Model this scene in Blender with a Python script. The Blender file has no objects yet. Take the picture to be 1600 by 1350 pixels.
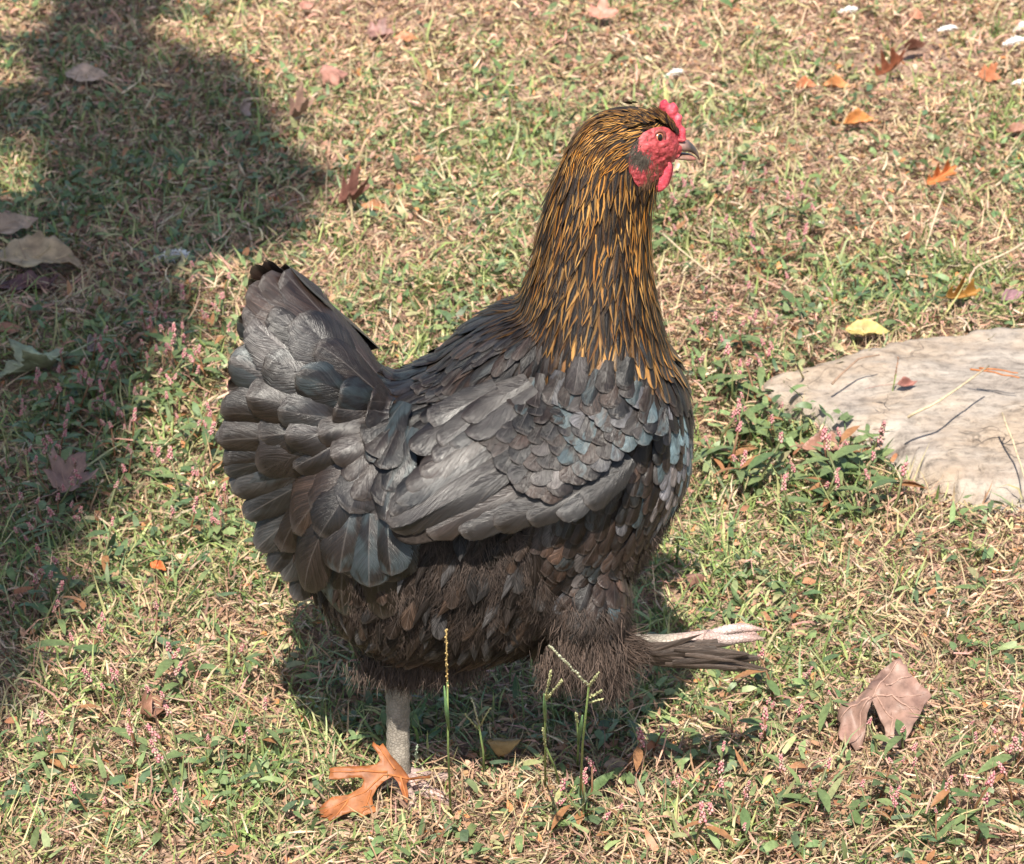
import bpy, bmesh, math, random
import numpy as np
from mathutils import Vector, Matrix, noise as mnoise
from mathutils.bvhtree import BVHTree
from mathutils.geometry import delaunay_2d_cdt

random.seed(7)
rng = np.random.default_rng(11)
SC = bpy.context.scene
COL = SC.collection

# ------------------------------------------------------------------ camera, world, sun, exposure
PITCH = math.radians(24.0)
DIST = 2.0
FRAME_W = 0.62
K = FRAME_W / 1600 / DIST
RGT = Vector((1, 0, 0))
FWD = Vector((0, math.cos(PITCH), -math.sin(PITCH)))
UPV = Vector((0, math.sin(PITCH), math.cos(PITCH)))


def ray(px, py):
    return FWD + RGT * ((px - 800) * K) + UPV * ((675 - py) * K)


_d = ray(620, 1238)                      # the standing foot touches the ground here, on y = 0
CAMLOC = Vector((0, -DIST * FWD.y, 0))
CAMLOC.z = -_d.z * (DIST * FWD.y / _d.y)
cam = bpy.data.objects.new('camera', bpy.data.cameras.new('camera'))
COL.objects.link(cam)
cam.location = CAMLOC
cam.rotation_euler = (math.pi / 2 - PITCH, 0, 0)
cam.data.sensor_width = 36
cam.data.lens = 36 * DIST / FRAME_W
cam.data.clip_start = 0.05
cam.data.clip_end = 500
cam.data.dof.use_dof = True
cam.data.dof.focus_distance = DIST - 0.06
cam.data.dof.aperture_fstop = 34
SC.camera = cam

SUN_EL = math.radians(54)
SUN_AZ = 0.09                            # light travels towards +y and a little towards +x
LDIR = Vector((math.sin(SUN_AZ) * math.cos(SUN_EL), math.cos(SUN_AZ) * math.cos(SUN_EL), -math.sin(SUN_EL)))
world = bpy.data.worlds.new('World')
SC.world = world
world.use_nodes = True
wn = world.node_tree
sky = wn.nodes.new('ShaderNodeTexSky')
sky.sky_type = 'NISHITA'
sky.sun_disc = False
sky.sun_elevation = SUN_EL
sky.sun_rotation = math.pi + SUN_AZ
sky.air_density = 1.0
sky.dust_density = 1.5
bg = wn.nodes['Background']
wn.links.new(sky.outputs[0], bg.inputs[0])
bg.inputs[1].default_value = 0.088
sun_d = bpy.data.lights.new('sun', 'SUN')
sun_d.energy = 4.6
sun_d.angle = math.radians(0.53)
sun_d.color = (1.0, 0.93, 0.82)
sun = bpy.data.objects.new('sun', sun_d)
COL.objects.link(sun)
sun.location = (0, -3, 6)
sun.rotation_euler = (-LDIR).to_track_quat('Z', 'Y').to_euler()
SC.view_settings.view_transform = 'Standard'
SC.view_settings.look = 'None'
SC.view_settings.gamma = 1
SC.view_settings.exposure = 0.97
try:
    SC.view_settings.use_curve_mapping = False
except Exception:
    pass
SC.cycles.max_bounces = 8
SC.cycles.transparent_max_bounces = 8


# ------------------------------------------------------------------ helpers: pixels to places, noise
def smooth(a, b, t):
    t = np.clip((np.asarray(t, float) - a) / (b - a), 0, 1)
    return t * t * (3 - 2 * t)


_lat = rng.random((256, 256))


def vnoise(x, y):
    x = np.asarray(x, float); y = np.asarray(y, float)
    xi = np.floor(x).astype(int); yi = np.floor(y).astype(int)
    fx = x - xi; fy = y - yi
    fx = fx * fx * (3 - 2 * fx); fy = fy * fy * (3 - 2 * fy)
    g = lambda i, j: _lat[i & 255, j & 255]
    return ((g(xi, yi) * (1 - fx) + g(xi + 1, yi) * fx) * (1 - fy) + (g(xi, yi + 1) * (1 - fx) + g(xi + 1, yi + 1) * fx) * fy)


def fbm(x, y, o=4):
    s = 0; a = 0.5; t = 0
    for i in range(o):
        s = s + a * vnoise(np.asarray(x) * 2 ** i + 17.3 * i, np.asarray(y) * 2 ** i + 9.1 * i); t += a; a *= 0.55
    return s / t


def gz(x, y):
    """height of the soil"""
    x = np.asarray(x, float); y = np.asarray(y, float)
    h = (fbm(x * 2.2 + 40, y * 2.2 + 40, 3) - 0.5) * 0.05 + (fbm(x * 14 + 5, y * 14 + 9, 2) - 0.5) * 0.016
    d = np.hypot((x + 0.02) / 0.35, (y + 0.02) / 0.22)
    return h * smooth(0.5, 1.5, d)


def PT(px, py, y):
    d = ray(px, py)
    t = (y - CAMLOC.y) / d.y
    return CAMLOC + d * t


def PL(px, py, p, n):
    d = ray(px, py)
    return CAMLOC + d * ((Vector(p) - CAMLOC).dot(n) / d.dot(n))


def GP(px, py, h=0.0):
    z = 0.0
    d = ray(px, py)
    for _ in range(6):
        p = CAMLOC + d * ((z + h - CAMLOC.z) / d.z)
        z = float(gz(p.x, p.y))
    return p


def img(p):
    q = Vector(p) - CAMLOC
    w = q.dot(FWD)
    return 800 + q.dot(RGT) / w / K, 675 - q.dot(UPV) / w / K


def img_np(P):
    Q = np.asarray(P) - np.array(CAMLOC)
    w = Q @ np.array(FWD)
    return 800 + (Q @ np.array(RGT)) / w / K, 675 - (Q @ np.array(UPV)) / w / K


def mpp(y):
    """metres per photograph pixel at depth plane y"""
    return K * (DIST + y * FWD.y)


def in_poly(px, py, poly):
    px = np.asarray(px, float); py = np.asarray(py, float)
    c = np.zeros(px.shape, bool)
    n = len(poly)
    for i in range(n):
        x1, y1 = poly[i]; x2, y2 = poly[(i + 1) % n]
        if y1 == y2:
            continue
        m = ((y1 > py) != (y2 > py)) & (px < (x2 - x1) * (py - y1) / (y2 - y1) + x1)
        c ^= m
    return c


# ------------------------------------------------------------------ helpers: objects
def link(o, parent=None):
    COL.objects.link(o)
    if parent is not None:
        o.parent = parent
    return o


def tag(o, label=None, cat=None, group=None, kind=None):
    if label: o['label'] = label
    if cat: o['category'] = cat
    if group: o['group'] = group
    if kind: o['kind'] = kind
    return o


def empty(name, loc=(0, 0, 0), rot=(0, 0, 0)):
    o = bpy.data.objects.new(name, None)
    o.empty_display_size = 0.02
    link(o)
    o.location = loc
    o.rotation_euler = rot
    return o


def mesh_np(name, V, F, mat, parent=None, col=None, par=None, uv=None, shade=True):
    """V (n,3); F list of tuples or (m,k) array; col/par per vertex colours; uv per vertex"""
    me = bpy.data.meshes.new(name)
    V = np.asarray(V, np.float32)
    if isinstance(F, np.ndarray):
        m, k = F.shape
        me.vertices.add(len(V)); me.vertices.foreach_set('co', V.ravel())
        me.loops.add(m * k); me.loops.foreach_set('vertex_index', F.ravel().astype(np.int32))
        me.polygons.add(m)
        me.polygons.foreach_set('loop_start', np.arange(0, m * k, k, dtype=np.int32))
        me.update(calc_edges=True)
    else:
        me.from_pydata([tuple(map(float, v)) for v in V], [], [tuple(map(int, f)) for f in F])
    for nm, dat in (('Col', col), ('Par', par)):
        if dat is not None:
            a = me.attributes.new(nm, 'FLOAT_COLOR', 'POINT')
            d = np.asarray(dat, np.float32)
            if d.shape[1] == 3:
                d = np.concatenate([d, np.ones((len(d), 1), np.float32)], 1)
            a.data.foreach_set('color', d.ravel())
    if uv is not None:
        a = me.attributes.new('FUV', 'FLOAT2', 'POINT')
        a.data.foreach_set('vector', np.asarray(uv, np.float32).ravel())
    if shade:
        me.polygons.foreach_set('use_smooth', np.ones(len(me.polygons), bool))
    if mat is not None:
        me.materials.append(mat)
    me.validate(verbose=False)
    o = bpy.data.objects.new(name, me)
    return link(o, parent)


class Acc:
    """collects pieces of geometry for one mesh"""
    def __init__(s):
        s.V = []; s.F = []; s.C = []; s.P = []; s.U = []; s.n = 0

    def add(s, V, F, col=None, par=None, uv=None):
        V = np.asarray(V, float)
        s.V.append(V)
        for f in F:
            s.F.append(tuple(i + s.n for i in f))
        k = len(V)
        s.n += k
        c = np.ones((k, 4)) if col is None else np.asarray(col, float)
        if c.ndim == 1: c = np.tile(c, (k, 1))
        if c.shape[1] == 3: c = np.concatenate([c, np.ones((k, 1))], 1)
        s.C.append(c)
        p = np.zeros((k, 4)) if par is None else np.asarray(par, float)
        if p.ndim == 1: p = np.tile(p, (k, 1))
        s.P.append(p)
        s.U.append(np.zeros((k, 2)) if uv is None else np.asarray(uv, float))

    def build(s, name, mat, parent=None, shade=True):
        return mesh_np(name, np.concatenate(s.V), s.F, mat, parent, np.concatenate(s.C), np.concatenate(s.P), np.concatenate(s.U), shade)


def tube(pts, rad, n=8, cap=True):
    """closed tube along points; returns V, F"""
    pts = [Vector(p) for p in pts]
    m = len(pts)
    if not hasattr(rad, '__len__'): rad = [rad] * m
    V = []; F = []
    ref = None
    for i in range(m):
        t = (pts[min(i + 1, m - 1)] - pts[max(i - 1, 0)]).normalized()
        if ref is None:
            ref = t.orthogonal().normalized()
        else:
            ref = (ref - t * ref.dot(t)).normalized()
        b = t.cross(ref)
        for j in range(n):
            a = 2 * math.pi * j / n
            V.append(pts[i] + (ref * math.cos(a) + b * math.sin(a)) * rad[i])
    for i in range(m - 1):
        for j in range(n):
            F.append((i * n + j, i * n + (j + 1) % n, (i + 1) * n + (j + 1) % n, (i + 1) * n + j))
    if cap:
        F.append(tuple(range(n - 1, -1, -1)))
        F.append(tuple((m - 1) * n + j for j in range(n)))
    return np.array([tuple(v) for v in V]), F


def loft(rings, n=28):
    """rings: (centre, half axis a, half axis b); closed with fans"""
    V = []; F = []
    for c, a, b in rings:
        for j in range(n):
            t = 2 * math.pi * j / n
            V.append(tuple(Vector(c) + Vector(a) * math.cos(t) + Vector(b) * math.sin(t)))
    m = len(rings)
    for i in range(m - 1):
        for j in range(n):
            F.append((i * n + j, i * n + (j + 1) % n, (i + 1) * n + (j + 1) % n, (i + 1) * n + j))
    V.append(tuple(rings[0][0])); V.append(tuple(rings[-1][0]))
    k = len(V)
    for j in range(n):
        F.append((k - 2, (j + 1) % n, j))
        F.append((k - 1, (m - 1) * n + j, (m - 1) * n + (j + 1) % n))
    return V, F


def ico(r=1, sub=1):
    bm = bmesh.new()
    bmesh.ops.create_icosphere(bm, subdivisions=sub, radius=r)
    V = np.array([v.co[:] for v in bm.verts]); F = [tuple(v.index for v in f.verts) for f in bm.faces]
    bm.free()
    return V, F


# ------------------------------------------------------------------ materials
class NT:
    def __init__(s, name):
        s.m = bpy.data.materials.new(name); s.m.use_nodes = True
        s.t = s.m.node_tree; s.p = s.t.nodes['Principled BSDF']; s.out = s.t.nodes['Material Output']

    def n(s, typ, **kw):
        nd = s.t.nodes.new(typ)
        for k, v in kw.items():
            setattr(nd, k, v)
        return nd

    def l(s, a, b):
        s.t.links.new(a, b)

    def val(s, sock, v):
        if hasattr(v, 'is_output') or hasattr(v, 'links'):
            s.l(v, sock)
        else:
            sock.default_value = v

    def math(s, op, a, b=None, c=None, clamp=False):
        nd = s.n('ShaderNodeMath', operation=op, use_clamp=clamp)
        s.val(nd.inputs[0], a)
        if b is not None: s.val(nd.inputs[1], b)
        if c is not None: s.val(nd.inputs[2], c)
        return nd.outputs[0]

    def mix(s, f, a, b, blend='MIX'):
        nd = s.n('ShaderNodeMix', data_type='RGBA', blend_type=blend)
        s.val(nd.inputs[0], f)
        s.val(nd.inputs[6], a if hasattr(a, 'links') else (*a[:3], 1))
        s.val(nd.inputs[7], b if hasattr(b, 'links') else (*b[:3], 1))
        return nd.outputs[2]

    def attr(s, name):
        return s.n('ShaderNodeAttribute', attribute_name=name)

    def noise(s, vec, scale, detail=3, rough=0.6, dim='3D'):
        nd = s.n('ShaderNodeTexNoise', noise_dimensions=dim)
        if vec is not None: s.l(vec, nd.inputs['Vector'])
        nd.inputs['Scale'].default_value = scale; nd.inputs['Detail'].default_value = detail; nd.inputs['Roughness'].default_value = rough
        return nd.outputs[0]

    def ramp(s, f, stops):
        nd = s.n('ShaderNodeValToRGB')
        s.l(f, nd.inputs[0])
        e = nd.color_ramp.elements
        while len(e) < len(stops): e.new(0.5)
        for i, (p, c) in enumerate(stops):
            e[i].position = p; e[i].color = (*c[:3], 1) if hasattr(c, '__len__') else (c, c, c, 1)
        return nd.outputs[0]

    def maprange(s, v, a, b, c, d, interp='SMOOTHSTEP'):
        nd = s.n('ShaderNodeMapRange', interpolation_type=interp)
        s.l(v, nd.inputs[0])
        for i, x in enumerate((a, b, c, d)): nd.inputs[1 + i].default_value = x
        return nd.outputs[0]

    def bump(s, h, strength, dist):
        nd = s.n('ShaderNodeBump')
        s.l(h, nd.inputs['Height']); nd.inputs['Strength'].default_value = strength; nd.inputs['Distance'].default_value = dist
        s.l(nd.outputs[0], s.p.inputs['Normal'])

    def set(s, **kw):
        for k, v in kw.items():
            s.val(s.p.inputs[k.replace('_', ' ')], v)
        return s


def mat_feather():
    s = NT('feather')
    uv = s.attr('FUV').outputs['Vector']
    sep = s.n('ShaderNodeSeparateXYZ'); s.l(uv, sep.inputs[0])
    u, v = sep.outputs[0], sep.outputs[1]
    au = s.math('ABSOLUTE', u)
    col = s.attr('Col'); par = s.attr('Par')
    ps = s.n('ShaderNodeSeparateColor'); s.l(par.outputs['Color'], ps.inputs[0])
    gold, irid, rnd = ps.outputs
    size = par.outputs['Alpha']
    # barbs run out and forward from the shaft
    c = s.math('MULTIPLY_ADD', au, -0.45, v)
    c = s.math('MULTIPLY', c, s.math('MULTIPLY_ADD', size, 90.0, 14.0))
    c = s.math('MULTIPLY_ADD', rnd, 71.0, c)
    comb = s.n('ShaderNodeCombineXYZ'); s.l(c, comb.inputs[0]); s.l(s.math('MULTIPLY', u, 0.9), comb.inputs[1]); s.l(s.math('MULTIPLY', rnd, 40.0), comb.inputs[2])
    fine = s.noise(comb.outputs[0], 1.0, 4, 0.65)
    cl = s.n('ShaderNodeCombineXYZ'); s.l(s.math('MULTIPLY', u, 1.1), cl.inputs[0]); s.l(s.math('MULTIPLY', v, 1.6), cl.inputs[1]); s.l(s.math('MULTIPLY', rnd, 93.0), cl.inputs[2])
    blot = s.noise(cl.outputs[0], 1.4, 2, 0.5)
    base = s.mix(1.0, col.outputs['Color'], s.ramp(fine, [(0.3, 0.35), (0.5, 0.9), (0.72, 2.8)]), 'MULTIPLY')
    base = s.mix(1.0, base, s.ramp(blot, [(0.3, 0.55), (0.7, 1.6)]), 'MULTIPLY')
    # shaft, pale worn rim
    shaft = s.maprange(au, 0.012, 0.05, 1.0, 0.0)
    base = s.mix(s.math('MULTIPLY', shaft, s.math('MULTIPLY', rnd, 0.28)), base, (0.16, 0.14, 0.13))
    rim = s.maprange(s.math('ADD', s.math('MULTIPLY', v, 1.0), s.math('MULTIPLY', fine, 0.06)), 0.93, 1.03, 0.0, 1.0)
    base = s.mix(s.math('MULTIPLY', rim, 0.3), base, (0.12, 0.10, 0.09))
    # golden lacing
    wob = s.math('MULTIPLY_ADD', s.math('SUBTRACT', fine, 0.5), 0.7, au)
    gm = s.math('MULTIPLY', s.maprange(wob, 0.36, 0.62, 0.0, 1.0), s.math('MULTIPLY', gold, 1.0), clamp=True)
    gcol = s.mix(rnd, (0.40, 0.155, 0.020), (0.56, 0.31, 0.10))
    base = s.mix(gm, base, gcol)
    # green and blue gloss on some
    teal = s.mix(blot, (0.035, 0.10, 0.095), (0.07, 0.085, 0.115))
    im = s.math('MULTIPLY', irid, s.math('MULTIPLY', s.maprange(blot, 0.42, 0.62, 0.0, 0.8), s.maprange(fine, 0.35, 0.6, 0.4, 1.0)), clamp=True)
    base = s.mix(im, base, teal)
    s.set(Base_Color=base, Roughness=s.math('MULTIPLY_ADD', fine, 0.36, 0.17), Specular_IOR_Level=s.math('MULTIPLY_ADD', size, 0.62, 0.05))
    # frayed rim: barbs part at the edge and the tip
    ed = s.math('MAXIMUM', au, s.maprange(v, 0.80, 1.0, 0.0, 1.0, 'LINEAR'))
    ed = s.math('MULTIPLY_ADD', s.math('SUBTRACT', fine, 0.5), s.math('MULTIPLY_ADD', size, -1.0, 1.8), ed)
    s.l(s.maprange(ed, 0.93, 1.05, 1.0, 0.0), s.p.inputs['Alpha'])
    s.p.inputs['Sheen Weight'].default_value = 0.02
    s.p.inputs['Sheen Roughness'].default_value = 0.35
    s.p.inputs['Sheen Tint'].default_value = (0.75, 0.78, 0.85, 1)
    s.l(s.mix(im, (1, 1, 1), (0.6, 0.95, 1.0)), s.p.inputs['Specular Tint'])
    s.bump(fine, 0.55, 0.0006)
    return s.m


def mat_attr(name, rough=0.6, spec=0.3, trans=0.0, var=0.35, nscale=300, bump=0.0):
    """colour from the mesh's own Col attribute with fine mottling; optional light passing through"""
    s = NT(name)
    col = s.attr('Col').outputs['Color']
    geo = s.n('ShaderNodeNewGeometry').outputs['Position']
    nz = s.noise(geo, nscale, 3)
    base = s.mix(1.0, col, s.ramp(nz, [(0.3, 1 - var), (0.7, 1 + var)]), 'MULTIPLY')
    s.set(Base_Color=base, Roughness=rough, Specular_IOR_Level=spec)
    if bump:
        s.bump(nz, bump, 0.0006)
    if trans:
        tr = s.n('ShaderNodeBsdfTranslucent'); s.l(base, tr.inputs[0])
        mx = s.n('ShaderNodeMixShader'); mx.inputs[0].default_value = trans
        s.l(s.p.outputs[0], mx.inputs[1]); s.l(tr.outputs[0], mx.inputs[2]); s.l(mx.outputs[0], s.out.inputs[0])
    return s.m


def mat_leaf():
    s = NT('dead_leaf')
    col = s.attr('Col').outputs['Color']
    geo = s.n('ShaderNodeNewGeometry').outputs['Position']
    n1 = s.noise(geo, 90, 4, 0.6); n2 = s.noise(geo, 420, 3, 0.7)
    base = s.mix(1.0, col, s.ramp(n1, [(0.3, 0.62), (0.5, 1.0), (0.7, 1.3)]), 'MULTIPLY')
    base = s.mix(s.math('MULTIPLY', s.maprange(n2, 0.6, 0.72, 0.0, 1.0), 0.45), base, (0.12, 0.06, 0.035))
    s.set(Base_Color=base, Roughness=0.5, Specular_IOR_Level=0.4)
    s.bump(n1, 0.35, 0.0012)
    tr = s.n('ShaderNodeBsdfTranslucent'); s.l(base, tr.inputs[0])
    mx = s.n('ShaderNodeMixShader'); mx.inputs[0].default_value = 0.22
    s.l(s.p.outputs[0], mx.inputs[1]); s.l(tr.outputs[0], mx.inputs[2]); s.l(mx.outputs[0], s.out.inputs[0])
    return s.m


def mat_skin(name, c0, c1, rough=0.45, scale=420, bump=0.8, sss=0.15):
    s = NT(name)
    geo = s.n('ShaderNodeNewGeometry').outputs['Position']
    vo = s.n('ShaderNodeTexVoronoi'); s.l(geo, vo.inputs['Vector']); vo.inputs['Scale'].default_value = scale
    mpp_ = s.n('ShaderNodeMapping'); s.l(geo, mpp_.inputs[0]); mpp_.inputs['Rotation'].default_value = (0, .7, 0); mpp_.inputs['Scale'].default_value = (1, 1, 2.6)
    n1 = s.noise(mpp_.outputs[0], 230, 5, .7)
    n0 = s.noise(geo, 60, 2)
    f = s.math('MULTIPLY_ADD', vo.outputs['Distance'], 0.16, s.math('MULTIPLY_ADD', n1, 0.80, s.math('MULTIPLY', s.math('SUBTRACT', n0, 0.5), 0.9)))
    s.set(Base_Color=s.ramp(f, [(0.25, c0), (0.62, c1)]), Roughness=rough, Specular_IOR_Level=0.45, Subsurface_Weight=sss)
    s.p.inputs['Subsurface Radius'].default_value = (0.004, 0.001, 0.0006)
    s.p.inputs['Subsurface Scale'].default_value = 0.6
    s.bump(f, bump, 0.0009)
    return s.m


def mat_leg():
    s = NT('leg_scales')
    tc = s.n('ShaderNodeTexCoord').outputs['Object']
    mp = s.n('ShaderNodeMapping'); s.l(tc, mp.inputs[0]); mp.inputs['Scale'].default_value = (430, 430, 520)
    vo = s.n('ShaderNodeTexVoronoi', feature='DISTANCE_TO_EDGE'); s.l(mp.outputs[0], vo.inputs['Vector']); vo.inputs['Scale'].default_value = 1.0
    n1 = s.noise(tc, 120, 4)
    col = s.attr('Col').outputs['Color']
    e = s.maprange(vo.outputs['Distance'], 0.0, 0.18, 0.5, 1.0)
    b = s.mix(1.0, col, s.ramp(n1, [(0.3, 0.65), (0.7, 1.2)]), 'MULTIPLY')
    b = s.mix(1.0, b, s.ramp(e, [(0.4, 0.66), (1.0, 1.0)]), 'MULTIPLY')
    s.set(Base_Color=b, Roughness=0.5, Specular_IOR_Level=0.4)
    s.bump(e, 0.6, 0.0008)
    return s.m


def mat_soil():
    s = NT('soil')
    geo = s.n('ShaderNodeNewGeometry').outputs['Position']
    n1 = s.noise(geo, 9, 5); n2 = s.noise(geo, 160, 4, 0.7)
    base = s.ramp(n1, [(0.3, (0.17, 0.11, 0.08)), (0.55, (0.32, 0.215, 0.16)), (0.75, (0.20, 0.14, 0.095))])
    base = s.mix(1.0, base, s.ramp(n2, [(0.3, 0.6), (0.7, 1.6)]), 'MULTIPLY')
    ln = s.n('ShaderNodeVectorMath', operation='LENGTH'); s.l(geo, ln.inputs[0])
    lawn = s.ramp(s.noise(geo, 22, 5, .7), [(0.3, (.11, .10, .05)), (0.5, (.24, .19, .10)), (0.7, (.16, .17, .07))])
    base = s.mix(s.maprange(ln.outputs['Value'], 2.6, 6.0, 0.0, 1.0), base, lawn)
    s.set(Base_Color=base, Roughness=0.95, Specular_IOR_Level=0.1)
    s.bump(n2, 0.8, 0.004)
    return s.m


def mat_stone():
    s = NT('weathered_stone')
    geo = s.n('ShaderNodeNewGeometry')
    pos = geo.outputs['Position']
    mp = s.n('ShaderNodeMapping'); s.l(pos, mp.inputs[0]); mp.inputs['Rotation'].default_value = (0, 0, 0.12); mp.inputs['Scale'].default_value = (4, 26, 30)
    grain = s.noise(mp.outputs[0], 2.0, 6, 0.7)
    n1 = s.noise(pos, 11, 5, 0.6); n2 = s.noise(pos, 95, 5, 0.7)
    base = s.ramp(grain, [(0.28, (0.16, 0.13, 0.11)), (0.45, (0.31, 0.265, 0.225)), (0.7, (0.42, 0.37, 0.315))])
    base = s.mix(s.maprange(n1, 0.42, 0.66, 0.0, 0.6), base, (0.34, 0.25, 0.17))
    base = s.mix(1.0, base, s.ramp(n2, [(0.3, 0.5), (0.5, 1.0), (0.75, 1.25)]), 'MULTIPLY')
    vo = s.n('ShaderNodeTexVoronoi', feature='DISTANCE_TO_EDGE')
    wv = s.mix(0.12, pos, s.n('ShaderNodeTexNoise').outputs['Color'])
    s.l(wv, vo.inputs['Vector']); vo.inputs['Scale'].default_value = 17
    crack = s.math('MULTIPLY', s.maprange(vo.outputs['Distance'], 0.0, 0.02, 1.0, 0.0), s.maprange(n1, 0.5, 0.66, 0.0, 0.45))
    base = s.mix(crack, base, (0.07, 0.05, 0.04))
    s.set(Base_Color=base, Roughness=0.88, Specular_IOR_Level=0.2)
    h = s.math('MULTIPLY_ADD', grain, 0.8, s.math('MULTIPLY', n2, 0.9))
    h = s.math('MULTIPLY_ADD', crack, -1.2, h)
    s.bump(h, 0.75, 0.004)
    return s.m


def mat_plain(name, c, rough=0.5, spec=0.4, var=0.2, scale=200, bump=0.3):
    s = NT(name)
    geo = s.n('ShaderNodeNewGeometry').outputs['Position']
    nz = s.noise(geo, scale, 4)
    s.set(Base_Color=s.mix(1.0, c, s.ramp(nz, [(0.3, 1 - var), (0.7, 1 + var)]), 'MULTIPLY'), Roughness=rough, Specular_IOR_Level=spec)
    if bump: s.bump(nz, bump, 0.0006)
    return s.m


M_FEATHER = mat_feather()
M_GRASS = mat_attr('grass_blades', 0.5, 0.35, 0.22, 0.25, 260)
M_STRAW = mat_attr('dry_straw', 0.6, 0.3, 0.12, 0.3, 340)
M_WEED = mat_attr('weed_leaf', 0.45, 0.4, 0.2, 0.25, 300)
M_FLOWER = mat_attr('pink_flower', 0.5, 0.35, 0.2, 0.25, 500)
M_LEAF = mat_leaf()
M_SOIL = mat_soil()
M_STONE = mat_stone()
M_BODY = mat_plain('down_underlayer', (0.030, 0.024, 0.021), 0.9, 0.1, 0.4, 300, 0.5)
M_FLUFF = mat_attr('fluff_strands', 0.7, 0.25, 0.1, 0.3, 200)
M_FACE = mat_skin('red_face_skin', (0.15, 0.010, 0.016), (0.50, 0.085, 0.090), 0.42, 560, 1.0, 0.05)
M_COMB = mat_skin('comb_skin', (0.42, 0.02, 0.05), (0.68, 0.11, 0.14), 0.4, 500, 0.9, 0.25)
M_BEAK = mat_attr('beak_horn', 0.3, 0.5, 0.0, 0.25, 400)
M_LEG = mat_leg()
M_WHITE = mat_attr('white_down', 0.8, 0.2, 0.25, 0.1, 300)
M_BARK = mat_plain('tree_bark', (0.13, 0.095, 0.07), 0.9, 0.2, 0.5, 30, 0.9)

# ------------------------------------------------------------------ the ground
gx = np.concatenate([[-60, -30, -15, -8, -5, -3.5], np.arange(-2.4, 2.41, 0.03), [3.5, 5, 8, 15, 30, 60]])
gy = np.concatenate([[-60, -30, -15, -8, -5, -3.5, -2.5, -1.8], np.arange(-1.2, 3.4, 0.03), [4, 5, 7, 10, 15, 30, 60, 120]])
XX, YY = np.meshgrid(gx, gy, indexing='ij')
ZZ = gz(XX, YY)
ni, nj = XX.shape
idx = np.arange(ni * nj).reshape(ni, nj)
Fg = np.stack([idx[:-1, :-1].ravel(), idx[1:, :-1].ravel(), idx[1:, 1:].ravel(), idx[:-1, 1:].ravel()], 1)
ground = mesh_np('ground', np.stack([XX.ravel(), YY.ravel(), ZZ.ravel()], 1), Fg, M_SOIL)
tag(ground, kind='structure')

# ------------------------------------------------------------------ the flat stone at the right
STONE_PX = [(1196, 604), (1225, 582), (1290, 566), (1345, 548), (1395, 533), (1470, 524), (1560, 514), (1680, 508), (1840, 520),
            (1960, 590), (1960, 700), (1860, 770), (1700, 800), (1600, 800), (1500, 795), (1430, 770), (1398, 735), (1370, 690), (1290, 655), (1215, 630)]
STONE_W = [GP(x, y, 0.016) for x, y in STONE_PX]
STONE_XY = [(p.x, p.y) for p in STONE_W]
_sc = np.mean(STONE_XY, axis=0)
STONE_IN = [(_sc[0] + (x - _sc[0]) * .93, _sc[1] + (y - _sc[1]) * .86) for x, y in STONE_XY]


def build_stone():
    cx = sum(p[0] for p in STONE_XY) / len(STONE_XY); cy = sum(p[1] for p in STONE_XY) / len(STONE_XY)
    # smooth, dense outline
    pts = np.array(STONE_XY); n = len(pts); out = []
    for i in range(n):
        p0, p1, p2, p3 = pts[i - 1], pts[i], pts[(i + 1) % n], pts[(i + 2) % n]
        for t in np.linspace(0, 1, 16, endpoint=False):
            out.append(0.5 * ((2 * p1) + (-p0 + p2) * t + (2 * p0 - 5 * p1 + 4 * p2 - p3) * t * t + (-p0 + 3 * p1 - 3 * p2 + p3) * t ** 3))
    out = np.array(out); m = len(out)
    out = out + np.stack([fbm(out[:, 0] * 30, out[:, 1] * 30, 3) - .5, fbm(out[:, 0] * 30 + 9, out[:, 1] * 30 + 9, 3) - .5], 1) * .03
    rings = [(1.08, -0.03), (1.06, 0.0), (1.04, 0.008), (1.02, 0.014), (1.0, 0.018), (0.98, 0.021), (0.96, .0225), (0.94, .0235)] + [(r, 0.024) for r in np.linspace(0.92, 0.6, 22)] + [(r, 0.024) for r in np.linspace(0.57, 0.05, 14)]
    V = []; F = []
    for r, h in rings:
        for k in range(m):
            x = cx + (out[k, 0] - cx) * r; y = cy + (out[k, 1] - cy) * r
            # the near rim breaks down in rough steps
            nz = fbm(x * 16, y * 16, 4) - 0.5
            z = h + nz * 0.010 * min(1, (1.08 - r) * 9 + 0.3) + (fbm(x * 60 + 3, y * 60, 3) - 0.5) * 0.003
            near = float(smooth(0.0, 0.12, (cy - 0.02) - y))
            sl = near * float(smooth(0.66, 0.80, r + (fbm(x * 30, 7.0, 3) - .5) * .12))
            z -= near * 0.030 * float(smooth(0.68, 1.04, r)) + sl * (.007 + (fbm(x * 75, y * 75 + 30, 4) - .35) * .026)
            z += (fbm(x * 5 + 2, y * 40 + 8, 3) - 0.5) * 0.003
            V.append((x, y, z + float(gz(x, y)) * 0.6))
    nr = len(rings)
    for i in range(nr - 1):
        for k in range(m):
            F.append((i * m + k, i * m + (k + 1) % m, (i + 1) * m + (k + 1) % m, (i + 1) * m + k))
    F.append(tuple((nr - 1) * m + k for k in range(m)))
    o = mesh_np('flat_stone', np.array(V), F, M_STONE)
    tag(o, 'pale weathered flat stone sunk in the grass with a rough near edge', 'stone')
    return o


stone = build_stone()
STONE_BVH = BVHTree.FromPolygons([v.co for v in stone.data.vertices], [tuple(p.vertices) for p in stone.data.polygons])


def surf_z(x, y):
    h = STONE_BVH.ray_cast(Vector((x, y, 1)), Vector((0, 0, -1)))
    g = float(gz(x, y))
    return max(g, h[0].z) if h[0] is not None else g


# ------------------------------------------------------------------ the hen: one continuous body
S0 = K * DIST


def zrow(py):
    return PT(800, py, 0).z


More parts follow.
